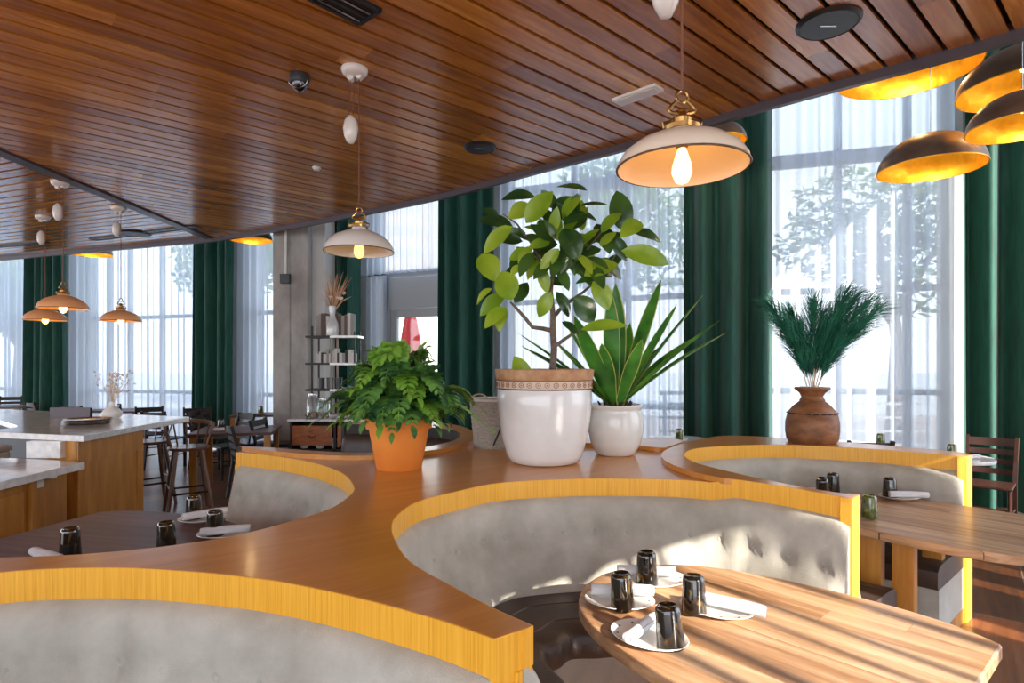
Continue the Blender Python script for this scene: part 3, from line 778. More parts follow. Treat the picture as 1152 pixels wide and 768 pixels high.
first = {'p': 1, 'c': 1, 'n': 1}
def put(kind, loc, rz, label, group=None, tilt=None, scale=None, z=None):
    base = {'p': PL, 'c': CU, 'n': NA}[kind]
    rot = (tilt[0], tilt[1], rz) if tilt else (0, 0, rz)
    if first[kind]:
        first[kind] = 0; o = base; o.location = loc; o.rotation_euler = rot; o['label'] = label
        if scale: o.scale = (scale,) * 3
        if group: o['group'] = group
        return o
    return dup(base, loc, rot=rot, label=label, group=group, scale=scale)
TZ = .7505
def onT(x, y, h=TZ): p = PH(x, y, h); return (p.x, p.y, h)
gp, gc, gn = 'oval plates on the booth tables', 'amber tumblers on the booth tables', 'rolled napkins on the booth tables'
put('p', onT(697, 679), -.15, 'white oval plate at the left end of the sunlit table, nearest the booth corner', gp)
put('p', onT(737, 655), .1, 'white oval plate farthest back on the sunlit table', gp)
put('p', onT(806, 688), -.55, 'white oval plate on the right of the sunlit table set', gp)
put('p', onT(730, 720), -.7, 'white oval plate nearest the camera on the sunlit table', gp)
CZ = TZ + .0095
def cup(x, y, rz, label, tilt=(0, 0), h=CZ, sc=None): 
    p = PH(x, y, h); return put('c', (p.x, p.y, h + .001), rz, label, gc, tilt=tilt, scale=sc)
cup(701, 684, .3, 'dark tumbler turned upside down on the left end plate of the sunlit table', (0, -.07))
cup(728, 656, .9, 'dark tumbler turned upside down on the back plate of the sunlit table', (0, -.05))
cup(781, 688, 2., 'dark tumbler turned upside down on the right plate of the sunlit table', (.03, .06))
cup(755, 727, 3., 'dark tumbler turned upside down on the nearest plate of the sunlit table', (.02, .10))
def nap(x, y, rz, label, h=TZ + .017, sc=None, tilt=(0, 0)):
    p = PH(x, y, h); return put('n', (p.x, p.y, h), rz, label, gn, scale=sc, tilt=tilt)
nap(700, 670, -.06, 'rolled white napkin behind the tumbler at the left end of the sunlit table')
nap(727, 648, -.08, 'rolled white napkin behind the farthest tumbler on the sunlit table')
nap(822, 686, -.62, 'rolled white napkin lying right of the tumbler on the right plate')
nap(722, 712, .9, 'rolled white napkin end on beside the nearest tumbler', sc=.85)
# right table
put('p', onT(1012, 561), .1, 'white plate on the right booth table below the pampas vase', gp)
cup(1001, 559, .3, 'black tumbler standing on the plate of the right booth table')
nap(1022, 560, -.15, 'rolled white napkin on the plate of the right booth table')
cup(937, 553, .9, 'black tumbler at the back left of the right booth table')
cup(926, 558, .9, 'black tumbler tipped beside another at the back left of the right booth table', (0, -.3))
g = cup(978, 582, .5, 'green glass tumbler at the near end of the right booth table')
for k in KIDS[g.name]:
    k.data = k.data.copy(); k.data.materials.clear(); k.data.materials.append(M['greenglass'])
nap(905, 556, .2, 'rolled white napkin at the back left corner of the right booth table')
# left table
put('p', onT(228, 586), .2, 'white plate at the back right of the dark left table', gp)
cup(218, 583, .3, 'black tumbler on the back plate of the dark left table')
nap(231, 582, .75, 'rolled white napkin on the back plate of the dark left table')
put('p', onT(252, 603), .2, 'white plate half hidden by the counter on the dark left table', gp)
cup(242, 602, .3, 'black tumbler on the half hidden plate of the dark left table')
nap(254, 601, .35, 'rolled white napkin on the half hidden plate of the dark left table')
cup(79, 625, .3, 'black tumbler nearest the left edge on the dark left table')
cup(187, 617, .3, 'black tumbler mostly hidden by the counter in the middle of the dark left table')
nap(52, 630, -.5, 'rolled white napkin end beside the tumbler nearest the left edge')

# ---------------------------------------------------------------- plants
def leaf(mb, base, tip, width, up, curl=.12, cup_=.1, seg=7, peak=.45):
    base, tip = Vector(base), Vector(tip); d = tip - base; L = d.length; d.normalize()
    up = Vector(up); side = d.cross(up)
    if side.length < 1e-4: side = d.orthogonal()
    side.normalize(); nrm = side.cross(d)
    rows = []
    for i in range(seg + 1):
        t = i / seg
        w = width * .5 * (sin(pi * t ** (math.log(.5) / math.log(peak)))) ** .75 if 0 < t < 1 else .0015
        c = base + d * (L * t) + nrm * (curl * L * (sin(pi * t)))
        rows.append([c - side * w + nrm * (w * cup_ * 2), c - side * w * .5 + nrm * w * cup_ * .6, c, c + side * w * .5 + nrm * w * cup_ * .6, c + side * w + nrm * (w * cup_ * 2)])
    mb.sweep(rows, closed_prof=False, caps=False)
# rubber plant in the big white pot
RP = Vector((.20, 3.64, TOPZ))
t = thing('potted_rubber_plant', 'tall rubber plant in a large white pot with patterned clay rim', 'plant', RP)
m1 = MB(); m1.lathe([(.0005, .0), (.19, 0), (.215, .012), (.235, .05), (.262, .15), (.283, .28), (.290, .36), (.289, .445), (.286, .45), (.26, .45), (.25, .3), (.2, .05), (.0005, .04)], 64); m1.build('pot', M['glaze'], t, smooth=50)
m1 = MB(); m1.lathe([(.289, .452), (.293, .454), (.294, .505), (.290, .508), (.262, .508), (.262, .452)], 64); m1.build('pattern_band', M['band'], t, smooth=30)
nb = 36
for k in range(nb):
    pass
m1 = MB()
for k in range(nb):
    a = 2 * pi * k / nb; c = Vector((cos(a), sin(a), 0)); sd_ = Vector((-sin(a), cos(a), 0)); rr_ = .2945
    for q in range(8):
        b0 = 2 * pi * q / 8; b1_ = 2 * pi * (q + .7) / 8
        pa = c * rr_ + sd_ * .014 * cos(b0) + Vector((0, 0, .48 + .014 * sin(b0))); pb = c * rr_ + sd_ * .014 * cos(b1_) + Vector((0, 0, .48 + .014 * sin(b1_)))
        m1.beam(pa, pb, .003, .004)
    m1.box(c * rr_ + Vector((0, 0, .48)), (.004, .008, .008), rz=a)
m1.build('band_motif', M['bandmotif'], t)
m1 = MB()
for zz in (.456, .504):
    m1.lathe([(.2935, zz - .003), (.297, zz), (.2935, zz + .003)], 64, cap=False)
m1.build('band_line', M['bandmotif'], t)
m1 = MB(); m1.lathe([(.26, .508), (.294, .508), (.299, .515), (.303, .55), (.306, .565), (.30, .572), (.27, .572), (.262, .56)], 64, cap=False); m1.build('pot_rim', M['potrim'], t, smooth=40)
m1 = MB(); m1.lathe([(.0005, .535), (.15, .54), (.262, .53), (.262, .50), (.0005, .50)], 32); m1.build('soil', M['soil'], t, smooth=60)
def zc(zx, zy, dz=0): return WZ(540 + zx / 2.904, 200 + zy / 2.904, RP.y + dz) - RP
m1 = MB()
m1.tube([zc(245, 760), zc(243, 700, .0), zc(238, 620), zc(242, 560), zc(238, 500), zc(238, 440), zc(232, 370)], [.028, .024, .022, .021, .02, .017, .012], 10)
m1.tube([zc(240, 500), zc(205, 492), zc(172, 488, -.02), zc(145, 455, -.03), zc(118, 425, -.04), zc(98, 405, -.05)], [.015, .013, .012, .011, .009, .006], 8)
m1.tube([zc(242, 552), zc(275, 528, .03), zc(305, 508, .05), zc(335, 497, .05)], [.014, .011, .009, .006], 8)
m1.tube([zc(236, 460), zc(270, 420, .03), zc(335, 375, .05), zc(400, 320, .06), zc(450, 240, .08)], [.014, .012, .009, .007, .004], 8)
m1.tube([zc(232, 372), zc(240, 300, -.02), zc(280, 240), zc(300, 160), zc(290, 80)], [.012, .010, .008, .006, .003], 8)
m1.tube([zc(232, 380), zc(200, 280, .05), zc(165, 210, .04), zc(120, 150, .0), zc(75, 118)], [.010, .009, .007, .006, .003], 8)
m1.tube([zc(300, 300), zc(360, 220), zc(420, 150, .03)], [.008, .006, .003], 8)
m1.tube([zc(245, 720), zc(210, 705, -.02), zc(170, 680, -.03)], [.007, .006, .004], 6)
m1.build('trunk', M['bark'], t, smooth=60)
LV = [(180, 62, 70, 72, 0, .34), (150, 148, 238, 44, 1, .42), (165, 88, 92, 132, 1, .5), (350, 42, 248, 30, 0, .4), (300, 60, 235, 130, 0, .4), (108, 160, -5, 136, 0, .3), (106, 158, 12, 248, 1, .38),
 (222, 112, 262, 208, 1, .45), (330, 55, 268, 138, 1, .45), (418, 88, 322, 92, 0, .3), (478, 178, 446, 42, 0, .5), (526, 142, 458, 196, 1, .45), (500, 178, 592, 212, 0, .35), (462, 238, 618, 282, 1, .32),
 (272, 165, 318, 272, 0, .6), (168, 236, 95, 268, 1, .45), (275, 262, 142, 272, 0, .45), (5, 248, 52, 340, 1, .6), (105, 400, 72, 304, 1, .72), (112, 408, 156, 342, 0, .4), (40, 362, -10, 415, 1, .4),
 (78, 378, 0, 452, 1, .4), (86, 422, 16, 492, 1, .4), (84, 430, 62, 502, 1, .5), (232, 372, 192, 456, 1, .42), (368, 338, 420, 432, 1, .5), (308, 388, 372, 472, 0, .6), (330, 496, 482, 484, 1, .22),
 (250, 372, 290, 456, 0, .35), (290, 350, 196, 334, 0, .3), (340, 320, 452, 282, 1, .4), (380, 150, 424, 250, 0, .5), (430, 190, 480, 272, 0, .4), (330, 190, 296, 282, 1, .35), (395, 232, 306, 262, 0, .45),
 (352, 118, 272, 152, 0, .45), (166, 676, 112, 582, 1, .42), (172, 690, 98, 726, 1, .36), (152, 668, 112, 650, 0, .5), (196, 132, 212, 214, 1, .4), (302, 108, 384, 142, 0, .45), (136, 286, 100, 322, 1, .4),
 (382, 330, 312, 346, 0, .4), (246, 262, 176, 232, 0, .4), (268, 470, 322, 512, 0, .3), (300, 240, 380, 182, 1, .35), (240, 190, 190, 140, 0, .5), (350, 260, 420, 300, 0, .4), (300, 290, 260, 220, 0, .5), (330, 300, 380, 360, 0, .4),
 (180, 300, 120, 225, 0, .4), (410, 300, 470, 250, 0, .4), (60, 130, 10, 100, 0, .35), (250, 100, 200, 40, 0, .4)]
rg = random.Random(44)
for _ in range(52):
    a_ = rg.uniform(0, 6.28); q_ = rg.uniform(.1, 1); x_ = 270 + 150 * q_ * cos(a_); y_ = 215 + 110 * q_ * sin(a_); l_ = rg.uniform(70, 105)
    an = a_ + rg.uniform(-.9, .9); LV.append((x_, y_, x_ + l_ * cos(an), y_ + l_ * sin(an) * .9, 1 if rg.random() < .35 else 0, .36))
rng = random.Random(5); ml, md = MB(), MB(); mst = MB(); msg = MB()
for (x0, y0, x1, y1, kind, wr) in LV:
    dz0 = rng.uniform(-.12, .16); dz1 = dz0 + rng.uniform(-.08, .08)
    a, b = zc(x0, y0, dz0), zc(x1, y1, dz1); L = (b - a).length
    # every blade is turned partly to the room so both face and edge-on leaves occur
    up = Vector((rng.uniform(-.4, .4), -rng.uniform(.5, 1.2), rng.uniform(.1, .9)))
    wid = max(.06, min(.15, L * wr * 1.28))
    leaf(ml if kind else md, a, b, wid, up, curl=rng.uniform(.04, .12), seg=8)
    d = (b - a).normalized(); core = Vector((.03, 0, 0)) + Vector((0, 0, a.z * 0.92))
    tgt = a - d * .05 + Vector((0, 0, -.02)); 
    sd_ = d.cross(up).normalized(); nn = sd_.cross(d)
md.build('dark_leaves', M['leaf_dark'], t, smooth=180, recalc=False)
ml.build('lime_leaves', M['leaf_lime'], t, smooth=180, recalc=False)


# agave
AP = Vector((.69, 3.93, TOPZ))
t = thing('potted_agave', 'spiky agave in a small round ivory pot', 'plant', AP)
m1 = MB(); m1.lathe([(.0005, 0), (.115, 0), (.13, .012), (.165, .08), (.183, .16), (.184, .22), (.176, .27), (.166, .292), (.168, .305), (.178, .318), (.180, .33), (.176, .336), (.165, .336), (.16, .31), (.15, .25), (.0005, .2)], 56); m1.build('pot', M['glaze2'], t, smooth=40)
m1 = MB(); m1.lathe([(.0005, .30), (.1, .318), (.162, .318), (.162, .27), (.0005, .26)], 32); m1.build('soil', M['soil'], t, smooth=60)
def za(zx, zy, dz=0): return WZ(540 + zx / 2.194, 190 + zy / 2.194, AP.y + dz) - AP
AL = [(335, 282, 0, .085), (322, 300, -.12, .06), (447, 273, .15, .045), (550, 312, 0, .06), (590, 375, -.1, .055), (606, 405, .05, .05), (487, 333, -.15, .05), (205, 368, -.05, .065), (232, 362, -.22, .07), (92, 404, .1, .045), (100, 436, .15, .04),
      (222, 465, -.05, .035), (268, 520, .1, .035), (300, 430, -.2, .05), (400, 420, -.22, .05), (440, 440, .2, .04), (370, 380, .2, .05), (250, 430, .2, .045), (520, 420, .2, .045), (180, 420, .25, .045)]
mg, me_ = MB(), MB(); base = Vector((.0, 0, .33))
for k, (zx, zy, dz, wd) in enumerate(AL):
    tip = za(zx, zy, dz); d = tip - base; h = Vector((d.x, d.y, 0)); hl = h.length
    st = base + Vector((d.x, d.y * .6, 0)).normalized() * .03 if hl > .01 else base
    side = Vector((1, .15, 0)) if hl < .12 else h.cross(Vector((0, 0, 1))).normalized()
    if k % 2 == 0: side = (side + Vector((.5 * (1 if side.x > 0 else -1), 0, 0))).normalized()
    rows = []; rl = []; rr2 = []
    for i in range(15):
        s = i / 14
        c = st.lerp(tip, s) + Vector((0, 0, sin(pi * s) * .05 * hl)) * 1.0
        w = max(wd, .062) * .74 * (.55 + 1.2 * s) * (1 if s < .35 else max(.02, 1 - ((s - .35) / .65) ** 1.9)) if i < 14 else .001
        dn = Vector((0, 0, -1)) if hl > .12 else Vector((0, 1, 0))
        rows.append([c - side * w, c - side * w * .5 + dn * w * .28, c + dn * w * .4, c + side * w * .5 + dn * w * .28, c + side * w])
        e = min(.006, w * .5)
        rl.append([c - side * (w + e), c - side * (w - e * .2) - dn * .0015]); rr2.append([c + side * (w - e * .2) - dn * .0015, c + side * (w + e)])
    mg.sweep(rows, closed_prof=False, caps=False); me_.sweep(rl, closed_prof=False, caps=False); me_.sweep(rr2, closed_prof=False, caps=False)
mg.build('blades', M['agave'], t, smooth=180, recalc=False); me_.build('blade_margins', M['agave_e'], t, recalc=False)
m1 = MB()
for k in range(26):
    a = k * 2.4; r = .03 + .03 * (k % 3); m1.tube([(r * cos(a), r * sin(a), .31), (r * 1.3 * cos(a), r * 1.3 * sin(a), .355)], [.012, .005], 5)
m1.build('crown_stubs', M['soil'], t)

# fern
FP = Vector((-.655, 3.42, TOPZ))
t = thing('potted_fern', 'bushy green fern in an orange terracotta pot', 'plant', FP)
m1 = MB(); m1.lathe([(.0005, 0), (.126, 0), (.130, .004), (.172, .232), (.188, .234), (.196, .29), (.194, .296), (.182, .296), (.168, .22), (.12, .03), (.0005, .03)], 56); m1.build('pot', M['terra'], t, smooth=35)
m1 = MB(); m1.lathe([(.0005, .275), (.176, .268), (.17, .24), (.0005, .24)], 32); m1.build('soil', M['soil'], t, smooth=60)
rng = random.Random(12); fa, fb = MB(), MB(); st_ = MB()
def frond(az, reach, rise, droop, mb, wid):
    h = Vector((cos(az), sin(az), 0)); pts = []
    st = h * rng.uniform(.01, .09) + Vector((0, 0, .28)); n = 13
    for i in range(n + 1):
        s = i / n; pts.append(st + h * (reach * s) + Vector((0, 0, rise * sin(min(1, s * 1.1) * pi * .62) - droop * s ** 2.4)))
    st_.tube(pts, [.0028] * n + [.001], 4)
    sd = h.cross(Vector((0, 0, 1)))
    tw = rng.uniform(-.5, .5)
    for i in range(3, n + 1):
        s = i / n; c = pts[i]; d = (pts[min(i + 1, n)] - pts[i - 1]).normalized()
        wl_ = wid * (sin(pi * min(1, .18 + .8 * s)) ** .8) * rng.uniform(.85, 1.1)
        up0 = sd.cross(d).normalized()
        for sg in (-1, 1):
            tip = c + (sd * sg * cos(tw) + up0 * sin(tw) * sg * .7 + d * .65).normalized() * wl_ + Vector((0, 0, -.15 * wl_))
            L = wl_; side_dir = (tip - c).normalized()
            # toothed leaflet with two lobes
            leaf(mb, c, tip, wl_ * .60, up0 + Vector((0, 0, .2)), curl=.08, seg=5, peak=.42)
            for q, ss in ((.35, 1), (.55, -1), (.7, 1)):
                cc = c.lerp(tip, q); t2 = cc + (side_dir * .6 + d * ss * .8).normalized() * wl_ * .36
                leaf(mb, cc, t2, wl_ * .30, up0, curl=.05, seg=3)
    leaf(mb, pts[-1], pts[-1] + (pts[-1] - pts[-2]).normalized() * wid * .7, wid * .3, Vector((0, 0, 1)), seg=4)
for k in range(64):
    az = k * 2.399 + rng.uniform(-.2, .2); f = (k % 9) / 8
    reach = .10 + .31 * f * rng.uniform(.75, 1.15); rise = .36 - .13 * f + rng.uniform(-.10, .08); droop = .03 + .13 * f
    if cos(az) > .5 and f > .5: reach *= 1.08
    frond(az, reach, rise, droop, fb if k % 5 in (1, 3) else fa, .11 * rng.uniform(.8, 1.15))
for k in range(30):
    frond(k * 2.399, .24 + .10 * rng.random(), .12 + .08 * rng.random(), .10 + .06 * rng.random(), fb if k % 3 == 0 else fa, .12 * rng.uniform(.8, 1.1))
st_.build('stems', M['fern_l'], t); fa.build('fronds', M['fern'], t, smooth=180, recalc=False); fb.build('young_fronds', M['fern_l'], t, smooth=180, recalc=False)

# pampas vase
VP = Vector((2.20, 4.32, RAISE))
t = thing('clay_vase', 'weathered brown clay vase with narrow neck on the raised rim', 'vase', VP)
m1 = MB(); m1.lathe([(.0005, .0), (.155, 0), (.172, .02), (.181, .08), (.180, .15), (.165, .21), (.162, .213), (.160, .222), (.13, .262), (.095, .292), (.083, .30), (.086, .308), (.078, .318), (.072, .335), (.085, .36), (.115, .385), (.121, .392), (.118, .402), (.10, .402), (.075, .375), (.06, .33), (.0005, .3)], 48); m1.build('body', M['claypot'], t, smooth=35)
for a in (.5, 2.6, 4.4):
    m1 = MB(); m1.box((.135 * cos(a), .135 * sin(a), .004), (.05, .03, .02), rz=a); m1.build('foot', M['claypot'], t)
m1 = MB()
for k in range(20):
    a = 2 * pi * k / 20; m1.box((.166 * cos(a), .166 * sin(a), .214), (.008, .035, .006), rz=a + .1)
m1.build('incised_band', M['dark'], t)
t = thing('pampas_bunch', 'dark green dyed pampas plumes standing in the clay vase', 'dried plant', (VP.x, VP.y, VP.z + .32))
rng = random.Random(21); plume, stem = MB(), MB()
PT = [(868, 345, -.1), (888, 352, .1), (915, 340, -.05), (925, 355, .15), (950, 332, -.1), (960, 338, .1), (975, 340, 0), (985, 350, .12), (880, 365, -.15), (968, 365, -.15), (900, 372, .0), (945, 350, .05)]
for (px, py, dz) in PT:
    tip = WZ(px, py, VP.y + dz) - Vector(t.location); b0 = Vector((rng.uniform(-.02, .02), rng.uniform(-.02, .02), 0))
    n = 16; pts = []
    for i in range(n + 1):
        s = i / n; c = b0.lerp(tip, s); bend = Vector((tip.x, tip.y, 0)) * (-.12 * sin(pi * s)); pts.append(c + bend + Vector((0, 0, .02 * sin(pi * s))))
    stem.tube(pts, [.004] * 6 + [.002] * (n - 5), 5)
    for i in range(4, n):
        for q in range(30):
            s = (i + rng.random()) / n; c = pts[i].lerp(pts[i + 1], rng.random()); d = (pts[i + 1] - pts[i]).normalized()
            sd = Vector((rng.gauss(0, 1), rng.gauss(0, 1), rng.gauss(0, 1))); sd = (sd - d * sd.dot(d)).normalized()
            L = .19 * sin(pi * min(1, max(.1, (s - .12) * 1.05))) ** .6 * rng.uniform(.5, 1.1) + .02
            e = c + d * L * .85 + sd * L * .42; e2 = c + d * L * 1.2 + sd * L * .5 + Vector((tip.x * .12, 0, -.02))
            w = d.cross(sd) * .002
            plume.add([c - w, c + w, e + w, e - w, e2], [(0, 1, 2, 3), (3, 2, 4)])
stem.build('stems', M['dried'], t); plume.build('plumes', M['pampas'], t, recalc=False)

# wicker basket
BP = Vector((-.13, 4.30, TOPZ))
t = thing('wicker_basket', 'grey wicker basket with hoop handle behind the white pot', 'basket', BP)
m1 = MB(); rows = []
for j in range(22):
    z = .34 * j / 21; r = .145 + .035 * j / 21 + (.002 if j % 2 else -.002)
    rows.append([(r * cos(2 * pi * k / 48) * (1 + .012 * ((k + j) % 2)), r * sin(2 * pi * k / 48) * (1 + .012 * ((k + j) % 2)), z) for k in range(48)])
m1.sweep(rows, caps=False); m1.lathe([(.0005, .01), (.145, .01), (.145, 0), (.0005, 0)], 32); m1.build('body', M['basket'], t)
m1 = MB(); m1.tube([(.182 * cos(2 * pi * k / 40), .182 * sin(2 * pi * k / 40), .345) for k in range(41)], .009, 8); m1.build('rim', M['white'], t, smooth=60)
m1 = MB(); m1.tube([(-.10 + .06 * cos(pi * k / 12) * -1, -.14, .34 + .05 * sin(pi * k / 12)) for k in range(13)], .006, 6); m1.build('handle', M['dried'], t, smooth=60)
m1 = MB(); m1.tube([(.12, -.135, .3), (.05, -.175, .15), (0, -.16, .03)], .006, 6); m1.build('strap', M['chairwood'], t, smooth=60)

# ---------------------------------------------------------------- pendant lamps
def pendant(cx, cy, rim_z, dia, ceil_z, weight_z, enamel, inner, label, group, lit, tall=1.0, loops=True, cord=None):
    r = dia / 2; t = thing('pendant_lamp', label, 'pendant lamp', (cx, cy, ceil_z), group=group)
    def Z(z): return z - ceil_z
    h = dia * .29 * tall
    prof = [(r, 0), (r * .985, h * .16), (r * .9, h * .42), (r * .7, h * .70), (r * .42, h * .90), (r * .22, h * 1.0), (r * .2, h * 1.12), (r * .12, h * 1.18)]
    m = MB(); m.lathe([(a, Z(rim_z + b)) for a, b in prof], 48, cap=False); m.lathe([(.0005, Z(rim_z + h * 1.18)), (r * .12, Z(rim_z + h * 1.18))], 48, cap=False)
    sh_ = m.build('lamp_shade', enamel, t, smooth=50)
    m = MB(); m.lathe([(a - .004, Z(rim_z + b - .002)) for a, b in prof], 48, cap=False); m.build('shade_lining', inner, t, smooth=50)
    m = MB(); m.tube([(r * cos(2 * pi * k / 48), r * sin(2 * pi * k / 48), Z(rim_z)) for k in range(49)], .0035, 6, cap=False); m.build('shade_rim', M['copper_rim'], t, smooth=60)
    top = rim_z + h * 1.18
    ZZ = Z; Z = lambda z: ZZ(top + (z - top) * .62) if z > top else ZZ(z)
    m = MB(); m.lathe([(r * .26, Z(top - .012)), (r * .28, Z(top)), (r * .16, Z(top + .012)), (.028, Z(top + .02)), (.030, Z(top + .045)), (.018, Z(top + .055)), (.014, Z(top + .085)), (.02, Z(top + .09)), (.008, Z(top + .1))], 24)
    for s in (-1, 1):
        pts = [(s * (.012 + .032 * sin(pi * k / 8)), 0, Z(top + .075 + .075 * k / 8 - .02 * sin(pi * k / 8))) for k in range(9)]; m.tube(pts, .006, 6)
        m.tube([(s * r * .28, 0, Z(top - .004)), (s * r * .30, 0, Z(top + .022)), (s * r * .2, 0, Z(top + .03)), (s * .02, 0, Z(top + .05))], .005, 6)
    m.tube([(.02 * cos(2 * pi * k / 14), 0, Z(top + .165) + .02 * sin(2 * pi * k / 14)) for k in range(15)], .005, 6)
    m.build('gallery', M['brass'], t, smooth=40)
    Z = ZZ
    m = MB(); m.lathe([(.017, Z(rim_z + h * .95)), (.02, Z(rim_z + h * .6)), (.016, Z(rim_z + h * .55))], 16); m.build('socket', M['brass'], t, smooth=40)
    bz = rim_z + h * .55; sc = dia / .45
    m = MB(); m.lathe([(.0135, Z(bz)), (.02, Z(bz - .02 * sc)), (.033 * sc, Z(bz - .06 * sc)), (.034 * sc, Z(bz - .085 * sc)), (.022 * sc, Z(bz - .115 * sc)), (.0005, Z(bz - .125 * sc))], 20)
    m.build('bulb', M['bulb'] if lit > 1 else M['bulbdim'], t, smooth=60)
    # cords, counterweight, canopy
    dx = .045
    m = MB(); m.tube([(0, 0, Z(top + .11)), (0, 0, -.06)], .0045, 6); m.build('cord', cord or M['cord'], t)
    for q in (-.055, -.028):
        m = MB(); m.tube([(q - .012, .0, Z(weight_z + .085)), (q, 0, -.05)], .003, 6); m.build('cord', cord or M['cord'], t)
    m = MB(); m.lathe([(.0005, Z(weight_z - .098)), (.02, Z(weight_z - .092)), (.042, Z(weight_z - .05)), (.050, Z(weight_z)), (.042, Z(weight_z + .05)), (.02, Z(weight_z + .085)), (.0005, Z(weight_z + .09))], 24, c=(-.055, 0, 0)); m.build('counterweight', M['porcelain'], t, smooth=60)
    m = MB(); m.lathe([(.0005, -.001), (.085, -.001), (.088, -.012), (.078, -.035), (.062, -.05), (.0005, -.055)], 28, c=(-.03, 0, 0)); m.tube([(-.055, -.02, -.06), (-.055, .02, -.06)], .022, 12); m.tube([(.0, -.02, -.055), (.0, .02, -.055)], .018, 12)
    m.build('canopy', M['porcelain'], t, smooth=40)
    if lit:
        ld = bpy.data.lights.new('pendant_bulb_light', 'POINT'); ld.energy = lit; ld.color = (1, .70, .42); ld.shadow_soft_size = .03
        lo = bpy.data.objects.new('bulb_light', ld); COL.objects.link(lo); lo.parent = t; lo.location = (0, 0, Z(rim_z - .02 * sc))
    return t
gpd = 'rise and fall pendant lamps'
pendant(.574, 1.99, 2.258, .435, CEIL, 2.86, M['enamel'], M['inner'], 'large cream pendant lamp with lit filament bulb above the sunlit table', gpd, 4.0, .92)
p_ = WZ(404, 283, 3.87); pendant(p_.x, p_.y, p_.z, .45, CEIL, WZ(0, 145, 3.87).z, M['enamel_w'], M['enamel_w'], 'white enamel pendant lamp with three cords left of the rubber plant', gpd, .5, 1.1)
def pend_far(px, y_can, y_rim, wpx, y_w, label):
    Z_ = (CEIL - EYE) * F / (HY - y_can); q = WZ(px, y_rim, Z_)
    pendant(q.x, q.y, q.z, wpx / F * Z_, CEIL, WZ(0, y_w, Z_).z, M['enamel_p'], M['inner_p'], label, gpd, 2.2, 1.05)
pend_far(71, 204, 347, 49, 238, 'salmon pendant lamp, largest of the three over the bar')
pend_far(51, 243, 360, 41, 267, 'salmon pendant lamp, leftmost of the three over the bar')
pend_far(136, 233, 361, 40, 257, 'salmon pendant lamp, rightmost of the three over the bar')

# dome lamps in the window void
def dome(px, py, wpx, Z_, label):
    q = WZ(px, py, Z_); dia = wpx / F * Z_; r = dia / 2
    t = thing('dome_lamp', label, 'pendant lamp', q, group='gold lined dome lamps')
    prof = [(r * cos(a), r * .74 * sin(a)) for a in [pi / 2 * k / 12 for k in range(12)]] + [(.004, r * .74)]
    m = MB(); m.lathe(prof, 48, cap=False); m.build('shade', M['bronze'], t, smooth=60)
    m = MB(); m.lathe([(max(.001, a - .006), b - .006 + .005) for a, b in prof], 48, cap=False); m.build('gold_lining', M['gold'], t, smooth=60)
    m = MB(); m.tube([(r * cos(2 * pi * k / 48), r * sin(2 * pi * k / 48), 0) for k in range(49)], .004, 6, cap=False); m.build('rim', M['gold'], t, smooth=60)
    m = MB(); m.tube([(0, 0, r * .74), (0, 0, FTOP + .04 - q.z)], .003, 6); m.build('cord', M['steel'], t)
    m = MB(); m.lathe([(.0005, r * .30), (.022, r * .33), (.028, r * .38), (.022, r * .45), (.012, r * .52), (.012, r * .70)], 16); m.build('bulb', M['bulb'], t, smooth=60)
    ld = bpy.data.lights.new('dome_light', 'POINT'); ld.energy = 4.5 * (dia / .7) ** 2; ld.color = (1, .72, .35); ld.shadow_soft_size = .04
    lo = bpy.data.objects.new('dome_light', ld); COL.objects.link(lo); lo.parent = t; lo.location = (0, 0, r * .2)
dome(1047, 190, 104, 4.6, 'gold lined dome lamp fully visible before the right sheer curtain')
dome(1152, 100, 125, 4.2, 'gold lined dome lamp upper of the pair cut by the right edge')
dome(1150, 143, 104, 3.6, 'gold lined dome lamp lower of the pair cut by the right edge')
dome(1020, 81, 140, 5.3, 'gold lined dome lamp half hidden by the ceiling edge at top right')
dome(808, 160, 60, 6.4, 'dome lamp hidden behind the lit cream pendant')
dome(282, 270, 46, 9.6, 'small gold lined dome lamp under the ceiling edge by the column')
dome(102, 286, 42, 11.0, 'small gold lined dome lamp under the ceiling edge above the bar')

# ---------------------------------------------------------------- ceiling fittings
def on_ceiling(x, y): Z_ = (CEIL - EYE) * F / (HY - y); return Vector(((x - CX) / F * Z_, Z_, CEIL))
def disc(px, py, r, label):
    q = on_ceiling(px, py); t = thing('ceiling_speaker', label, 'speaker', q, group='round ceiling speakers')
    m = MB(); m.lathe([(.0005, -.02), (r * .86, -.02), (r * .88, -.016), (.0005, -.016)], 48); m.build('grille', M['greymetal'], t, smooth=30)
    m = MB(); m.lathe([(r * .86, -.001), (r * .86, -.018), (r * .9, -.022), (r, -.006), (r, -.001)], 48, cap=False); m.build('trim_ring', M['black'], t, smooth=30)
    m = MB(); m.box((0, 0, -.022), (.09, .012, .003)); m.build('badge', M['steel'], t)
disc(932, 25, .17, 'black round ceiling speaker at the top right, largest')
disc(540, 165, .145, 'black round ceiling speaker above the rubber plant')
disc(152, 292 - 30, .22, 'black round ceiling speaker on the left ceiling above the bar lamps')
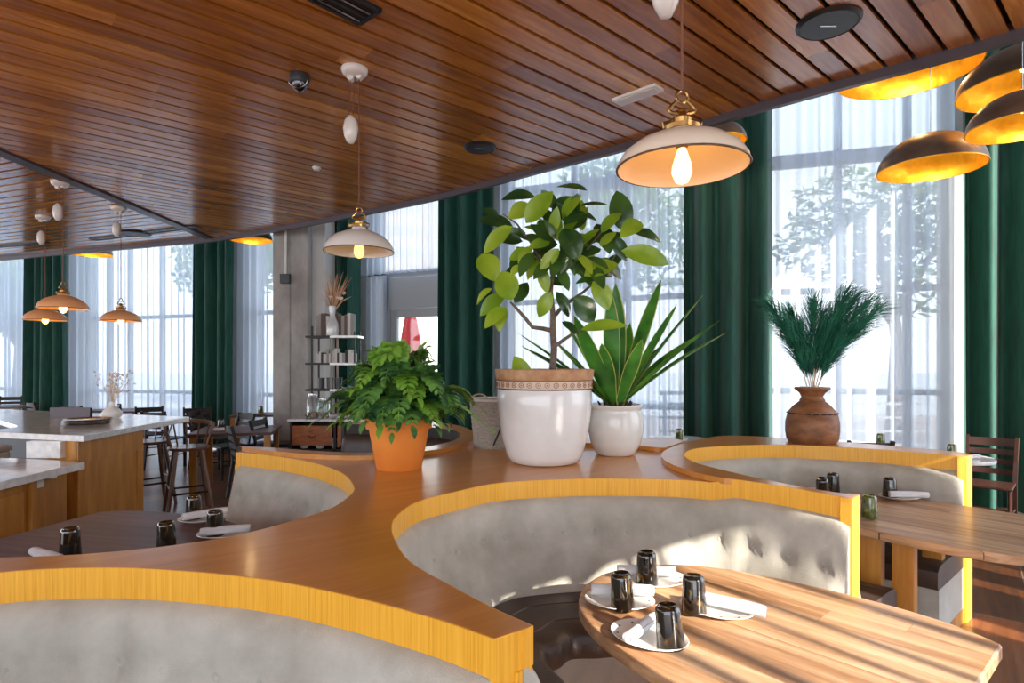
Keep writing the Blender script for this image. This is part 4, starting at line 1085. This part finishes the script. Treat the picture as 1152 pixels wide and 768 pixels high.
def vent(x0, y0, x1, y1, w, label, nsl=3):
    a, b = on_ceiling(x0, y0), on_ceiling(x1, y1); c = (a + b) / 2; d = (b - a); L = d.length; rz = atan2(d.y, d.x)
    t = thing('ceiling_vent', label, 'vent', c, rz, group='linear ceiling vents')
    m = MB(); m.box((0, w / 2, -.008), (L, .02, .015)); m.box((0, -w / 2, -.008), (L, .02, .015)); m.box((L / 2, 0, -.008), (.02, w, .015)); m.box((-L / 2, 0, -.008), (.02, w, .015)); m.build('frame', M['black'], t)
    m = MB(); m.box((0, 0, -.001), (L, w, .002)); m.build('backing', M['dark'], t)
    for k in range(nsl):
        m = MB(); m.box((0, -w / 2 + w * (k + .5) / nsl, -.006), (L - .02, .014, .008)); m.build('slat', M['steel'] if k % 2 else M['greymetal'], t)
vent(340, -22, 416, 18, .2, 'black linear vent cut by the top edge of the ceiling', 4)
vent(105, 269, 222, 254, .12, 'long dark linear vent on the left ceiling near the column', 3)
vent(-60, 282, 52, 272, .12, 'long dark linear vent on the far left ceiling', 3)
q = on_ceiling(337, 84); t = thing('security_camera', 'black dome security camera on the ceiling', 'camera', q)
m1 = MB(); m1.lathe([(.0005, 0), (.062, 0), (.066, -.03), (.06, -.06), (.0005, -.06)], 28); m1.build('housing', M['greymetal'], t, smooth=40)
m1 = MB(); m1.lathe([(.052, -.06), (.05, -.075), (.036, -.10), (.0005, -.115)], 28); m1.build('dome', simple('smoked_dome', (.01, .01, .012), .05, coat=1), t, smooth=60)
m1 = MB(); m1.tube([(.062 * cos(a), -.03, -.05 + -.05 * sin(a)) for a in [pi * k / 12 for k in range(13)]], .004, 6); m1.build('bracket', M['steel'], t, smooth=60)
q = on_ceiling(356, 188); t = thing('smoke_detector', 'small white smoke detector on the ceiling', 'smoke detector', q)
m1 = MB(); m1.lathe([(.0005, 0), (.042, 0), (.042, -.012), (.0005, -.012)], 24); m1.build('base', M['white'], t, smooth=40)
m1 = MB(); m1.lathe([(.032, -.0125), (.03, -.03), (.0005, -.034)], 24); m1.build('cap', M['porcelain'], t, smooth=40)
q = on_ceiling(717, 105); a = on_ceiling(690, 113); b = on_ceiling(740, 95); dd = b - a
t = thing('emergency_light', 'flat white rectangular fixture on the ceiling beside the lit pendant', 'light fixture', q, atan2(dd.y, dd.x))
m1 = MB(); m1.box((0, 0, -.012), (.36, .13, .024)); m1.build('housing', M['white'], t, bevel=.008)
m1 = MB(); m1.box((0, 0, -.027), (.32, .10, .006)); m1.build('diffuser', M['porcelain'], t, bevel=.002)
# conduit on the column
t = thing('wall_conduit', 'thin grey conduit and switch box on the concrete column', 'conduit', (colx(322, 8.74), 8.74, 3.0))
m1 = MB(); m1.tube([(0, -.02, -.1), (0, -.02, .75)], .018, 8); m1.build('pipe', M['white'], t, smooth=40)
m1 = MB(); m1.box((0, -.035, -.16), (.14, .07, .14)); m1.build('box', M['greymetal'], t, bevel=.005)

# ---------------------------------------------------------------- bar
t = thing('bar_counter', 'long white marble topped bar with oak panels at the left', 'bar', (-4.2, 5.3, 0))
hi = [(-3.12, 4.29), (-3.17, 5.79), (-7.2, 7.25), (-7.2, 6.35), (-4.94, 5.62), (-4.2, 5.0), (-4.08, 4.86), (-4.1, 4.55)]
m1 = MB(); m1.prism(hi, 1.025, 1.07); o = m1.build('marble_top', M['marble'], t, offset=t.location, bevel=.003)
m1 = MB(); m1.prism([(-3.22, 4.35), (-3.22, 5.12), (-3.45, 5.2), (-3.45, 4.35)], .08, 1.025); m1.build('body', M['barwood'], t, offset=t.location)
m1 = MB(); m1.beam((-3.75, 5.5, .55), (-7.1, 6.95, .55), .04, .94); m1.build('back_board', M['greymetal'], t, offset=t.location)
# framed end panel (faces the camera side)
m1 = MB()
def xpan(y0, y1, z0, z1, x=-3.215, th=.014):
    m1.box((x + th / 2, (y0 + y1) / 2, (z0 + z1) / 2), (th, y1 - y0, z1 - z0))
xpan(4.35, 5.12, .85, 1.02); xpan(4.35, 4.42, .1, .85); xpan(5.04, 5.12, .1, .85); xpan(4.35, 5.12, .1, .2); xpan(4.42, 5.04, .2, .85, th=.004)
m1.build('end_panel', M['barwood'], t, offset=t.location, bevel=.003)
m1 = MB(); m1.prism([(-3.25, 4.38), (-3.25, 5.08), (-3.42, 5.15), (-3.42, 4.38)], 0, .08); m1.beam((-3.75, 5.45, .04), (-7.1, 6.9, .04), .04, .08); m1.build('plinth', M['greymetal'], t, offset=t.location)
m1 = MB(); a = PH(34, 515, .9); b = PH(62, 517, .9); m1.box((-3.42, 4.33, .965), (.25, .06, .12)); m1.build('upstand', M['marble'], t, offset=t.location)
t2 = thing('low_bar_counter', 'lower marble topped service counter in front of the bar', 'counter', (-3.4, 3.4, 0))
m1 = MB(); m1.prism([(-2.97, 2.2), (-3.0, 4.14), (-3.62, 4.30), (-4.2, 4.3), (-4.2, 2.2)], .855, .905); m1.build('marble_top', M['marble'], t2, offset=t2.location, bevel=.003)
m1 = MB(); m1.prism([(-3.12, 2.2), (-3.12, 3.86), (-3.22, 3.9), (-3.22, 4.26), (-4.1, 4.26), (-4.1, 2.2)], 0, .855); m1.build('body', M['barwood'], t2, offset=t2.location)
m1 = MB(); m1.box((-3.105, 3.83, .43), (.03, .07, .85)); m1.box((-3.11, 3.0, .43), (.015, 1.5, .7)); m1.build('panel', M['barwood'], t2, offset=t2.location, bevel=.003)
m1 = MB(); m1.box((-3.09, 3.86, .82), (.012, .05, .07)); m1.box((-3.05, 3.86, .85), (.1, .05, .01)); m1.build('bracket', M['white'], t2, offset=t2.location)
# things under / on the bar
q = PH(97, 478, 1.07); t = thing('serving_tray', 'stack of round silver serving trays on the bar', 'trays', (q.x, q.y, 1.0705))
for k in range(4):
    m1 = MB(); m1.lathe([(.0005, .004 + k * .014), (.16, .004 + k * .014), (.175, .013 + k * .014), (.177, .0135 + k * .014), (.165, k * .014), (.0005, k * .014)], 36, c=(.004 * k, .003 * (k % 2), 0)); m1.build('tray', M['steel'], t, smooth=40)
q = PH(99, 474, 1.07); q = Vector((q.x, q.y + .32, 1.0705))
t = thing('bottle_vase', 'small cream vase standing on the bar', 'vase', q)
m1 = MB(); m1.lathe([(.0005, 0), (.06, 0), (.085, .03), (.088, .055), (.06, .09), (.025, .115), (.02, .15), (.024, .16), (.018, .16), (.0005, .12)], 28); m1.build('body', M['enamel_w'], t, smooth=50)
t = thing('dried_flowers', 'cream dried flower bunch in the small vase on the bar', 'dried flowers', (q.x, q.y, q.z + .12))
rng = random.Random(4); m1, m2 = MB(), MB()
for k in range(26):
    a = rng.uniform(0, 6.28); r = rng.uniform(.02, .15); h = rng.uniform(.12, .32); e = Vector((r * cos(a), r * sin(a), h))
    m1.tube([(0, 0, 0), e * .5 + Vector((0, 0, .02)), e], .002, 4)
    for j in range(4):
        c = e + Vector((rng.gauss(0, .018), rng.gauss(0, .018), rng.gauss(0, .018))); m2.lathe([(.0005, -.01), (.01, 0), (.0005, .01)], 6, c=c)
m1.build('stems', M['dried'], t); m2.build('blooms', M['enamel'], t)['kind'] = 'stuff'
q = PH(70, 471, 1.07); t = thing('grey_panel', 'grey two leaf panel standing on the bar left of the vase', 'menu', (q.x, q.y + .1, 1.0705), .1)
m1 = MB(); m1.box((0, 0, .05), (.36, .012, .10)); m1.build('front_leaf', M['fascia'], t); m1 = MB(); m1.beam((0, .015, .005), (0, .07, .15), .40, .008); 
m1 = MB(); m1.box((0, .03, .047), (.36, .012, .094)); m1.build('back_leaf', M['greymetal'], t)  # two thin dark grey leaves standing upright on the bar top
q = PH(10, 500, .95); t = thing('storage_bin', 'white storage bin under the bar at the left edge', 'bin', (-4.6, 4.95, .0))
m1 = MB(); m1.box((0, 0, .42), (.5, .34, .84)); m1.build('body', M['white'], t, bevel=.02); m1 = MB(); m1.box((0, 0, .865), (.52, .36, .05)); m1.build('lid', M['porcelain'], t, bevel=.015)

# ---------------------------------------------------------------- chairs, stools, small tables
def make_chair(mat, name='ladder_back_chair'):
    t = thing(name, 'x', 'chair')
    m = MB(); m.prism([(-.20, -.21), (.20, -.21), (.19, .19), (-.19, .19)], .435, .46); m.build('seat', mat, t, bevel=.008)
    for s in (-1, 1):
        m = MB(); m.tube([(s * .18, -.19, 0), (s * .18, -.185, .435)], [.015, .019], 8); m.build('leg', mat, t, smooth=40)
        m = MB(); m.beam((s * .175, .25, 0), (s * .18, .185, .45), .03, .035); m.beam((s * .18, .185, .44), (s * .185, .215, .65), .028, .034); m.beam((s * .185, .215, .645), (s * .19, .275, .88), .028, .034); m.build('leg', mat, t)
    for k in range(4):
        z = .55 + k * .092; y = .2 + (z - .55) * .22; m = MB(); rows = []
        for j in range(9):
            x = -.185 + .37 * j / 8; yy = y + .02 * cos(pi * (j / 8 - .5)); hh = .026 if k < 3 else .038
            rows.append([(x, yy - .007, z - hh), (x, yy + .007, z - hh), (x, yy + .007, z + hh), (x, yy - .007, z + hh)])
        m.sweep(rows); m.build('slat', mat, t, smooth=30)
    for s in (-1, 1):
        m = MB(); m.tube([(s * .18, -.19, .2), (s * .178, .215, .2)], .009, 6); m.build('stretcher', mat, t)
    m = MB(); m.tube([(-.18, -.188, .25), (.18, -.188, .25)], .009, 6); m.build('stretcher', mat, t)
    return t
CH = {}
def chair(x, y, rz, label, mat='chairwood', group='ladder back dining chairs'):
    if mat not in CH:
        CH[mat] = make_chair(M[mat]); o = CH[mat]; o.location = (x, y, 0); o.rotation_euler = (0, 0, rz); o['label'] = label; o['group'] = group; return o
    return dup(CH[mat], (x, y, 0), rz, label, group)
# rz=0: back toward +y
def at(px, y): return (px - CX) / F * y
chair(4.52, 5.6, -.8, 'walnut ladder back chair before the green drape at the right edge', 'brownchair')
chair(at(874, 6.1), 5.95, pi + .3, 'dark chair whose top rail shows left of the clay vase')
chair(at(957, 5.8), 5.7, pi - .1, 'dark chair whose top rail shows right of the clay vase')
chair(at(728, 5.9), 6.0, 1.7, 'dark chair showing beside the ivory agave pot')
for px, ty, rz, lb in ((7, 446, .4, 'dark chair at the left edge beyond the bar'), (53, 451, 2.6, 'dark chair beyond the bar left of the green drape'), (93, 455, 3.1, 'dark chair beyond the bar behind the cream vase'),
                       (129, 459, 3.1, 'dark chair beyond the bar right of the cream vase'), (169, 458, .6, 'dark chair beyond the bar end, left of its neighbour'), (187, 461, 3.0, 'dark chair beyond the bar end above the first stool'),
                       (222, 459, .5, 'dark ladder back chair standing behind the spindle stool'), (257, 466, -.6, 'dark chair at the far side of the square table'), (238, 461, 1.6, 'dark chair crowded behind the square table'),
                       (285, 490, 2.2, 'dark chair right of the square table leg'), (313, 471, 1.5, 'dark ladder back chair beside the sideboard')):
    Z_ = (EYE - .88) * F / (ty - HY) if ty != 490 else 7.0
    chair(at(px, Z_), Z_, rz, lb)
def make_stool():
    mat = M['stoolwood']; t = thing('spindle_bar_stool', 'x', 'bar stool')
    m = MB(); m.lathe([(.0005, .675), (.17, .675), (.195, .685), (.20, .70), (.195, .71), (.0005, .705)], 32); m.build('seat', mat, t, smooth=40)
    for sx_ in (-1, 1):
        for sy_ in (-1, 1):
            m = MB(); m.tube([(sx_ * .21, sy_ * .21, 0), (sx_ * .165, sy_ * .165, .35), (sx_ * .12, sy_ * .12, .68)], [.016, .023, .018], 10); m.build('leg', mat, t, smooth=50)
    for s in (-1, 1):
        m = MB(); m.tube([(-.185, s * .185, .24), (.185, s * .185, .24)], .012, 6); m.build('stretcher', M['chairwood'], t)
        m = MB(); m.tube([(s * .18, -.18, .29), (s * .18, .18, .29)], .012, 6); m.build('stretcher', M['chairwood'], t)
    arc = [(.24 * cos(a), .22 * sin(a) - .0, .93 + .03 * sin(a)) for a in [pi * (-.12 + 1.24 * k / 20) for k in range(21)]]
    m = MB(); rows = []
    for (x, y, z) in arc:
        n_ = Vector((x, y, 0)).normalized() * .014; rows.append([(x - n_.x, y - n_.y, z - .02), (x + n_.x, y + n_.y, z - .02), (x + n_.x, y + n_.y, z + .02), (x - n_.x, y - n_.y, z + .02)])
    m.sweep(rows); m.build('back_rail', mat, t, smooth=40)
    for k in range(7):
        a = pi * (-.05 + 1.1 * k / 6); m = MB(); m.tube([(.165 * cos(a), .16 * sin(a), .70), (.235 * cos(a), .215 * sin(a), .925 + .03 * sin(a))], [.009, .009], 6); m.build('spindle', mat, t)
    return t
ST = make_stool(); ST.location = (at(212, 6.3), 6.3, 0); ST.rotation_euler = (0, 0, .6); ST['label'] = 'spindle back bar stool in clear view at the end of the bar'; ST['group'] = 'spindle back bar stools'
dup(ST, (-4.15, 6.75, 0), .8, 'spindle back bar stool half hidden by the bar end')
def cafe_table(x, y, w, d, rz, label, mat, round_=False, h=.75):
    t = thing('cafe_table', label, 'table', (x, y, 0), rz, group='dining tables by the windows')
    m = MB()
    if round_: m.lathe([(.0005, h - .03), (w / 2, h - .03), (w / 2 + .004, h - .015), (w / 2, h), (.0005, h)], 40)
    else: m.box((0, 0, h - .018), (w, d, .035))
    m.build('tabletop', mat, t, smooth=40 if round_ else None)
    if round_:
        m = MB(); m.tube([(0, 0, .03), (0, 0, h - .03)], .035, 12); m.build('pedestal', M['greymetal'], t, smooth=40)
        m = MB(); m.lathe([(.0005, 0), (.24, 0), (.24, .015), (.05, .035), (.0005, .035)], 28); m.build('base', M['greymetal'], t, smooth=40)
    else:
        for a in (-1, 1):
            for b in (-1, 1):
                m = MB(); m.box((a * (w / 2 - .06), b * (d / 2 - .06), (h - .036) / 2), (.07, .07, h - .036)); m.build('leg', M['barwood'], t)
    return t
cafe_table(-3.52, 7.55, .95, .9, .25, 'square wooden table behind the spindle stool', M['table_l'])
cafe_table(-4.25, 9.85, .8, .55, .25, 'far wooden table before the drape near the column', M['table_l'])
cafe_table(-10.1, 11.6, 1.0, .8, .3, 'far wooden table before the leftmost drape', M['table_l'])
cafe_table(-7.3, 10.6, 1.2, .8, .3, 'far wooden table before the wide left sheer', M['table_l'])
RT = cafe_table(4.0, 5.35, .62, .62, 0, 'round marble cafe table near the walnut chair', M['marble'], True)
cafe_table(3.55, 6.15, .7, .7, 0, 'round table behind the booth right of the clay vase', M['marble'], True)
cafe_table(1.85, 6.55, .75, .75, 0, 'round table behind the booth left of the green drape', M['marble'], True)
def tset(x, y, h, lb, gcup=True):
    put('p', (x, y, h), .2, 'white plate on the ' + lb, gp)
    o = put('c', (x + .02, y, h + .0105), .2, 'tumbler on the plate of the ' + lb, gc)
    if gcup:
        for k in KIDS[o.name]:
            k.data = k.data.copy(); k.data.materials.clear(); k.data.materials.append(M['greenglass'])
tset(3.86, 5.2, .7515, 'round marble cafe table near the walnut chair')
tset(3.72, 5.98, .7515, 'round table behind the booth right of the clay vase')
tset(1.80, 6.42, .7515, 'round table behind the booth left of the green drape')
tset(-4.2, 9.8, .751, 'far wooden table near the column')
put('n', (4.02, 5.2, .7515), .1, 'rolled white napkin on the round marble cafe table', gn)
put('n', (-3.6, 7.35, .751), .4, 'rolled white napkin on the square wooden table', gn)
put('c', (-3.75, 7.6, .751), .4, 'dark tumbler on the square wooden table', gc)
put('c', (-7.0, 10.5, .751), .4, 'dark tumbler on the far table before the wide left sheer', gc)
put('c', (-10.0, 11.4, .751), .4, 'dark tumbler on the far table before the leftmost drape', gc)
# low bench in the window corner
t = thing('window_bench', 'low dark bench below the sheer left of the column', 'bench', (-3.35, 8.35, 0))
m1 = MB(); m1.box((0, 0, .45), (.6, .35, .05)); m1.build('seat', M['chairwood'], t)
for s in (-1, 1):
    m1 = MB(); m1.box((s * .26, 0, .21), (.05, .3, .42)); m1.build('leg', M['chairwood'], t)

# ---------------------------------------------------------------- sideboard and shelf
SX0, SX1, SY = at(328, 7.6), at(428, 7.6), 7.75
t = thing('sideboard', 'dark sideboard with marble top and orange wood drawers behind the fern', 'sideboard', ((SX0 + SX1) / 2, SY, 0)); w = SX1 - SX0
m1 = MB(); m1.box((0, 0, .865), (w + .05, .46, .03)); m1.build('marble_top', M['marble'], t)
m1 = MB(); m1.box((0, .2, .47), (w, .03, .76)); m1.box((0, 0, .1), (w, .42, .03)); m1.box((-w / 2 + .015, 0, .45), (.03, .42, .8)); m1.box((w / 2 - .015, 0, .45), (.03, .42, .8)); m1.box((0, 0, .45), (.03, .42, .8)); m1.box((0, 0, .48), (w, .42, .025)); m1.build('carcass', M['chairwood'], t)
for s in (-1, 1):
    m1 = MB(); m1.box((s * w / 4, -.2, .67), (w / 2 - .07, .03, .25)); dr = m1.build('drawer', simple('orange_stained_wood', (.42, .13, .03), .4, var=(.2, .05, .01), scale=9, stretch=(1, 1, 3)), t, bevel=.004)
    m1 = MB(); m1.tube([(s * w / 4 + .05 * cos(pi * k / 8), -.225, .68 - .03 * sin(pi * k / 8)) for k in range(9)], .006, 6); m1.build('handle', M['black'], dr)
for k in range(5):
    x = (SX0 + .15 + k * .2); tt = thing('stacked_bowl', 'stack of white bowls inside the sideboard, number ' + ('one', 'two', 'three', 'four', 'five')[k] + ' from the left', 'bowls', (x, SY - .1, .4935), group='bowls in the sideboard')
    m1 = MB()
    m1.lathe([(.0005, 0), (.04, 0), (.075, .05), (.08, .09), (.072, .09), (.0005, .02)], 20); m1.build('bowl', M['porcelain'] if k < 3 else M['black'], tt, smooth=40)
    m1 = MB(); m1.lathe([(.06, .0905), (.08, .11), (.083, .135), (.075, .135), (.0005, .093)], 20); m1.build('upper_bowl', M['porcelain'] if k < 3 else M['black'], tt, smooth=40)
for px, hh, lb in ((352, .30, 'square glass jar with dried orange on the sideboard, left one'), (364, .24, 'glass jar on the sideboard, right one')):
    tt = thing('glass_jar', lb, 'jar', (at(px, 7.7), 7.7, .8805), group='glass jars on the sideboard')
    m1 = MB(); m1.lathe([(.0005, 0), (.075, 0), (.08, .01), (.08, hh * .8), (.055, hh * .9), (.055, hh), (.05, hh), (.05, hh * .9), (.075, hh * .79), (.075, .012), (.0005, .01)], 24); m1.build('jar_body', M['clear'], tt, smooth=40)
    m1 = MB(); m1.lathe([(.0005, .013), (.07, .013), (.07, hh * .28), (.0005, hh * .3)], 20); m1.build('contents', simple('dried_orange', (.6, .3, .08), .8, var=(.35, .12, .03), scale=30), tt, smooth=40)
    m1 = MB(); m1.lathe([(.0005, hh + .001), (.058, hh + .001), (.058, hh + .02), (.0005, hh + .025)], 20); m1.build('lid', M['steel'], tt, smooth=40)
YS = 8.1; t = thing('open_shelf', 'tall open shelf with books and vases beside the column', 'shelf', (at(377, YS), YS, 0)); x0, x1 = at(355, YS) - t.location.x, at(402, YS) - t.location.x; xm = (x0 + x1) / 2 - .03
zs = [EYE + (HY - y) / F * YS for y in (378, 408, 437)] + [.9, .45]
for x in (x0, xm, x1):
    for yy in (-.14, .14):
        m1 = MB(); m1.box((x, yy, (zs[0] + (.13 if x != x1 else .06)) / 2), (.022, .022, zs[0] + (.13 if x != x1 else .06))); m1.build('post', M['chairwood'] if x != xm else M['bronze'], t)
for k, z in enumerate(zs):
    m1 = MB(); m1.box(((x0 + xm) / 2 - .04, 0, z - .014), (xm - x0 + .1, .30, .028)); m1.build('shelf_board', M['chairwood'], t)
    m1 = MB(); m1.box(((xm + x1) / 2 + .02, -.01, z - .014), (x1 - xm + .06, .32, .03)); m1.build('shelf_board', M['marble'], t)
rng = random.Random(9)
cols = [simple('book_cloth_%s' % n, c, .7) for n, c in (('brown', (.12, .08, .06)), ('grey', (.3, .28, .26)), ('white', (.6, .58, .55)), ('black', (.03, .03, .03)), ('sand', (.42, .34, .24)))]
bproto = {}
ordn = ['first', 'second', 'third', 'fourth', 'fifth', 'sixth', 'seventh', 'eighth', 'ninth', 'tenth', 'eleventh', 'twelfth', 'thirteenth', 'fourteenth', 'fifteenth', 'sixteenth', 'seventeenth', 'eighteenth', 'nineteenth', 'twentieth']
def book(x, y, z, w, h, ci, lb, g):
    tt = thing('book', lb, 'book', (x, y, z), group=g)
    m1 = MB(); m1.box((0, 0, h / 2), (w, .16, h)); m1.build('cover', cols[ci], tt, bevel=.002)
    m1 = MB(); m1.box((0, .0, h / 2 + .001), (w * .78, .154, h + .0005)); m1.build('pages', M['porcelain'], tt)
cn = ['brown', 'grey', 'white', 'black', 'sand coloured']
for sh_i, (z, n, hmin, hmax) in enumerate(((zs[0], 11, .26, .31), (zs[1], 14, .12, .2))):
    x = t.location.x + x0 + .03; k = 0
    while x < t.location.x + x1 - .03 and k < n:
        w = rng.uniform(.028, .046); hh = rng.uniform(hmin, hmax); ci = rng.choice((0, 1, 1, 2, 4)) if sh_i == 0 else rng.choice((3, 3, 1, 2, 2))
        if abs(x + w / 2 - (t.location.x + xm)) > .036 or sh_i == 1:
            book(x + w / 2, YS, z + .001, w - .002, hh, ci, '%s book, %s from the left on the %s shelf' % (cn[ci], ordn[k], ('top', 'middle')[sh_i]), 'books on the %s shelf' % ('top', 'middle')[sh_i]); k += 1
        x += w
for k in range(3):
    tt = thing('black_canister', 'black canister on the lowest visible shelf, %s from the left' % ordn[k], 'canister', (t.location.x + x0 + .08 + k * .12, YS, zs[2] + .001), group='canisters on the lower shelf')
    m1 = MB(); m1.lathe([(.0005, 0), (.045, 0), (.045, .13), (.0005, .13)], 20); m1.build('body', M['black'], tt, smooth=40); m1 = MB(); m1.lathe([(.0005, .1305), (.047, .1305), (.047, .15), (.0005, .152)], 20); m1.build('lid', M['greymetal'], tt, smooth=40)
vx = at(377, YS); vz = zs[0] + .0015
tt = thing('glass_vase', 'pale grey glass vase on top of the open shelf', 'vase', (vx, YS - .11, vz))
m1 = MB(); m1.lathe([(.0005, 0), (.075, 0), (.085, .06), (.08, .16), (.045, .24), (.035, .28), (.05, .40), (.046, .40), (.03, .28), (.0005, .24)], 24); m1.build('body', simple('pale_glass', (.55, .56, .55), .1, coat=1), tt, smooth=50)
tt = thing('dried_bouquet', 'rust and cream dried bouquet in the vase on the open shelf', 'dried flowers', (vx, YS - .11, vz + .3))
m1, m2, m3 = MB(), MB(), MB()
for k in range(60):
    a = rng.uniform(0, 6.28); r = rng.uniform(.03, .26); h = rng.uniform(.25, .62) - r * .3; e = Vector((r * cos(a), r * sin(a) * .7, h)); (m1 if k % 3 else m2).tube([(0, 0, 0), e * .5 + Vector((0, 0, .05)), e], [.003, .008 if k % 2 else .004, .001], 5)
for k in range(8):
    c = Vector((rng.uniform(-.05, .14), rng.uniform(-.1, .1), rng.uniform(.15, .3))); m3.lathe([(.0005, -.03), (.03, -.01), (.035, .01), (.0005, .03)], 10, c=c)
m1.build('rust_stems', M['dried_r'], tt); m2.build('cream_stems', M['dried'], tt); m3.build('blooms', M['enamel'], tt, smooth=60)['kind'] = 'stuff'
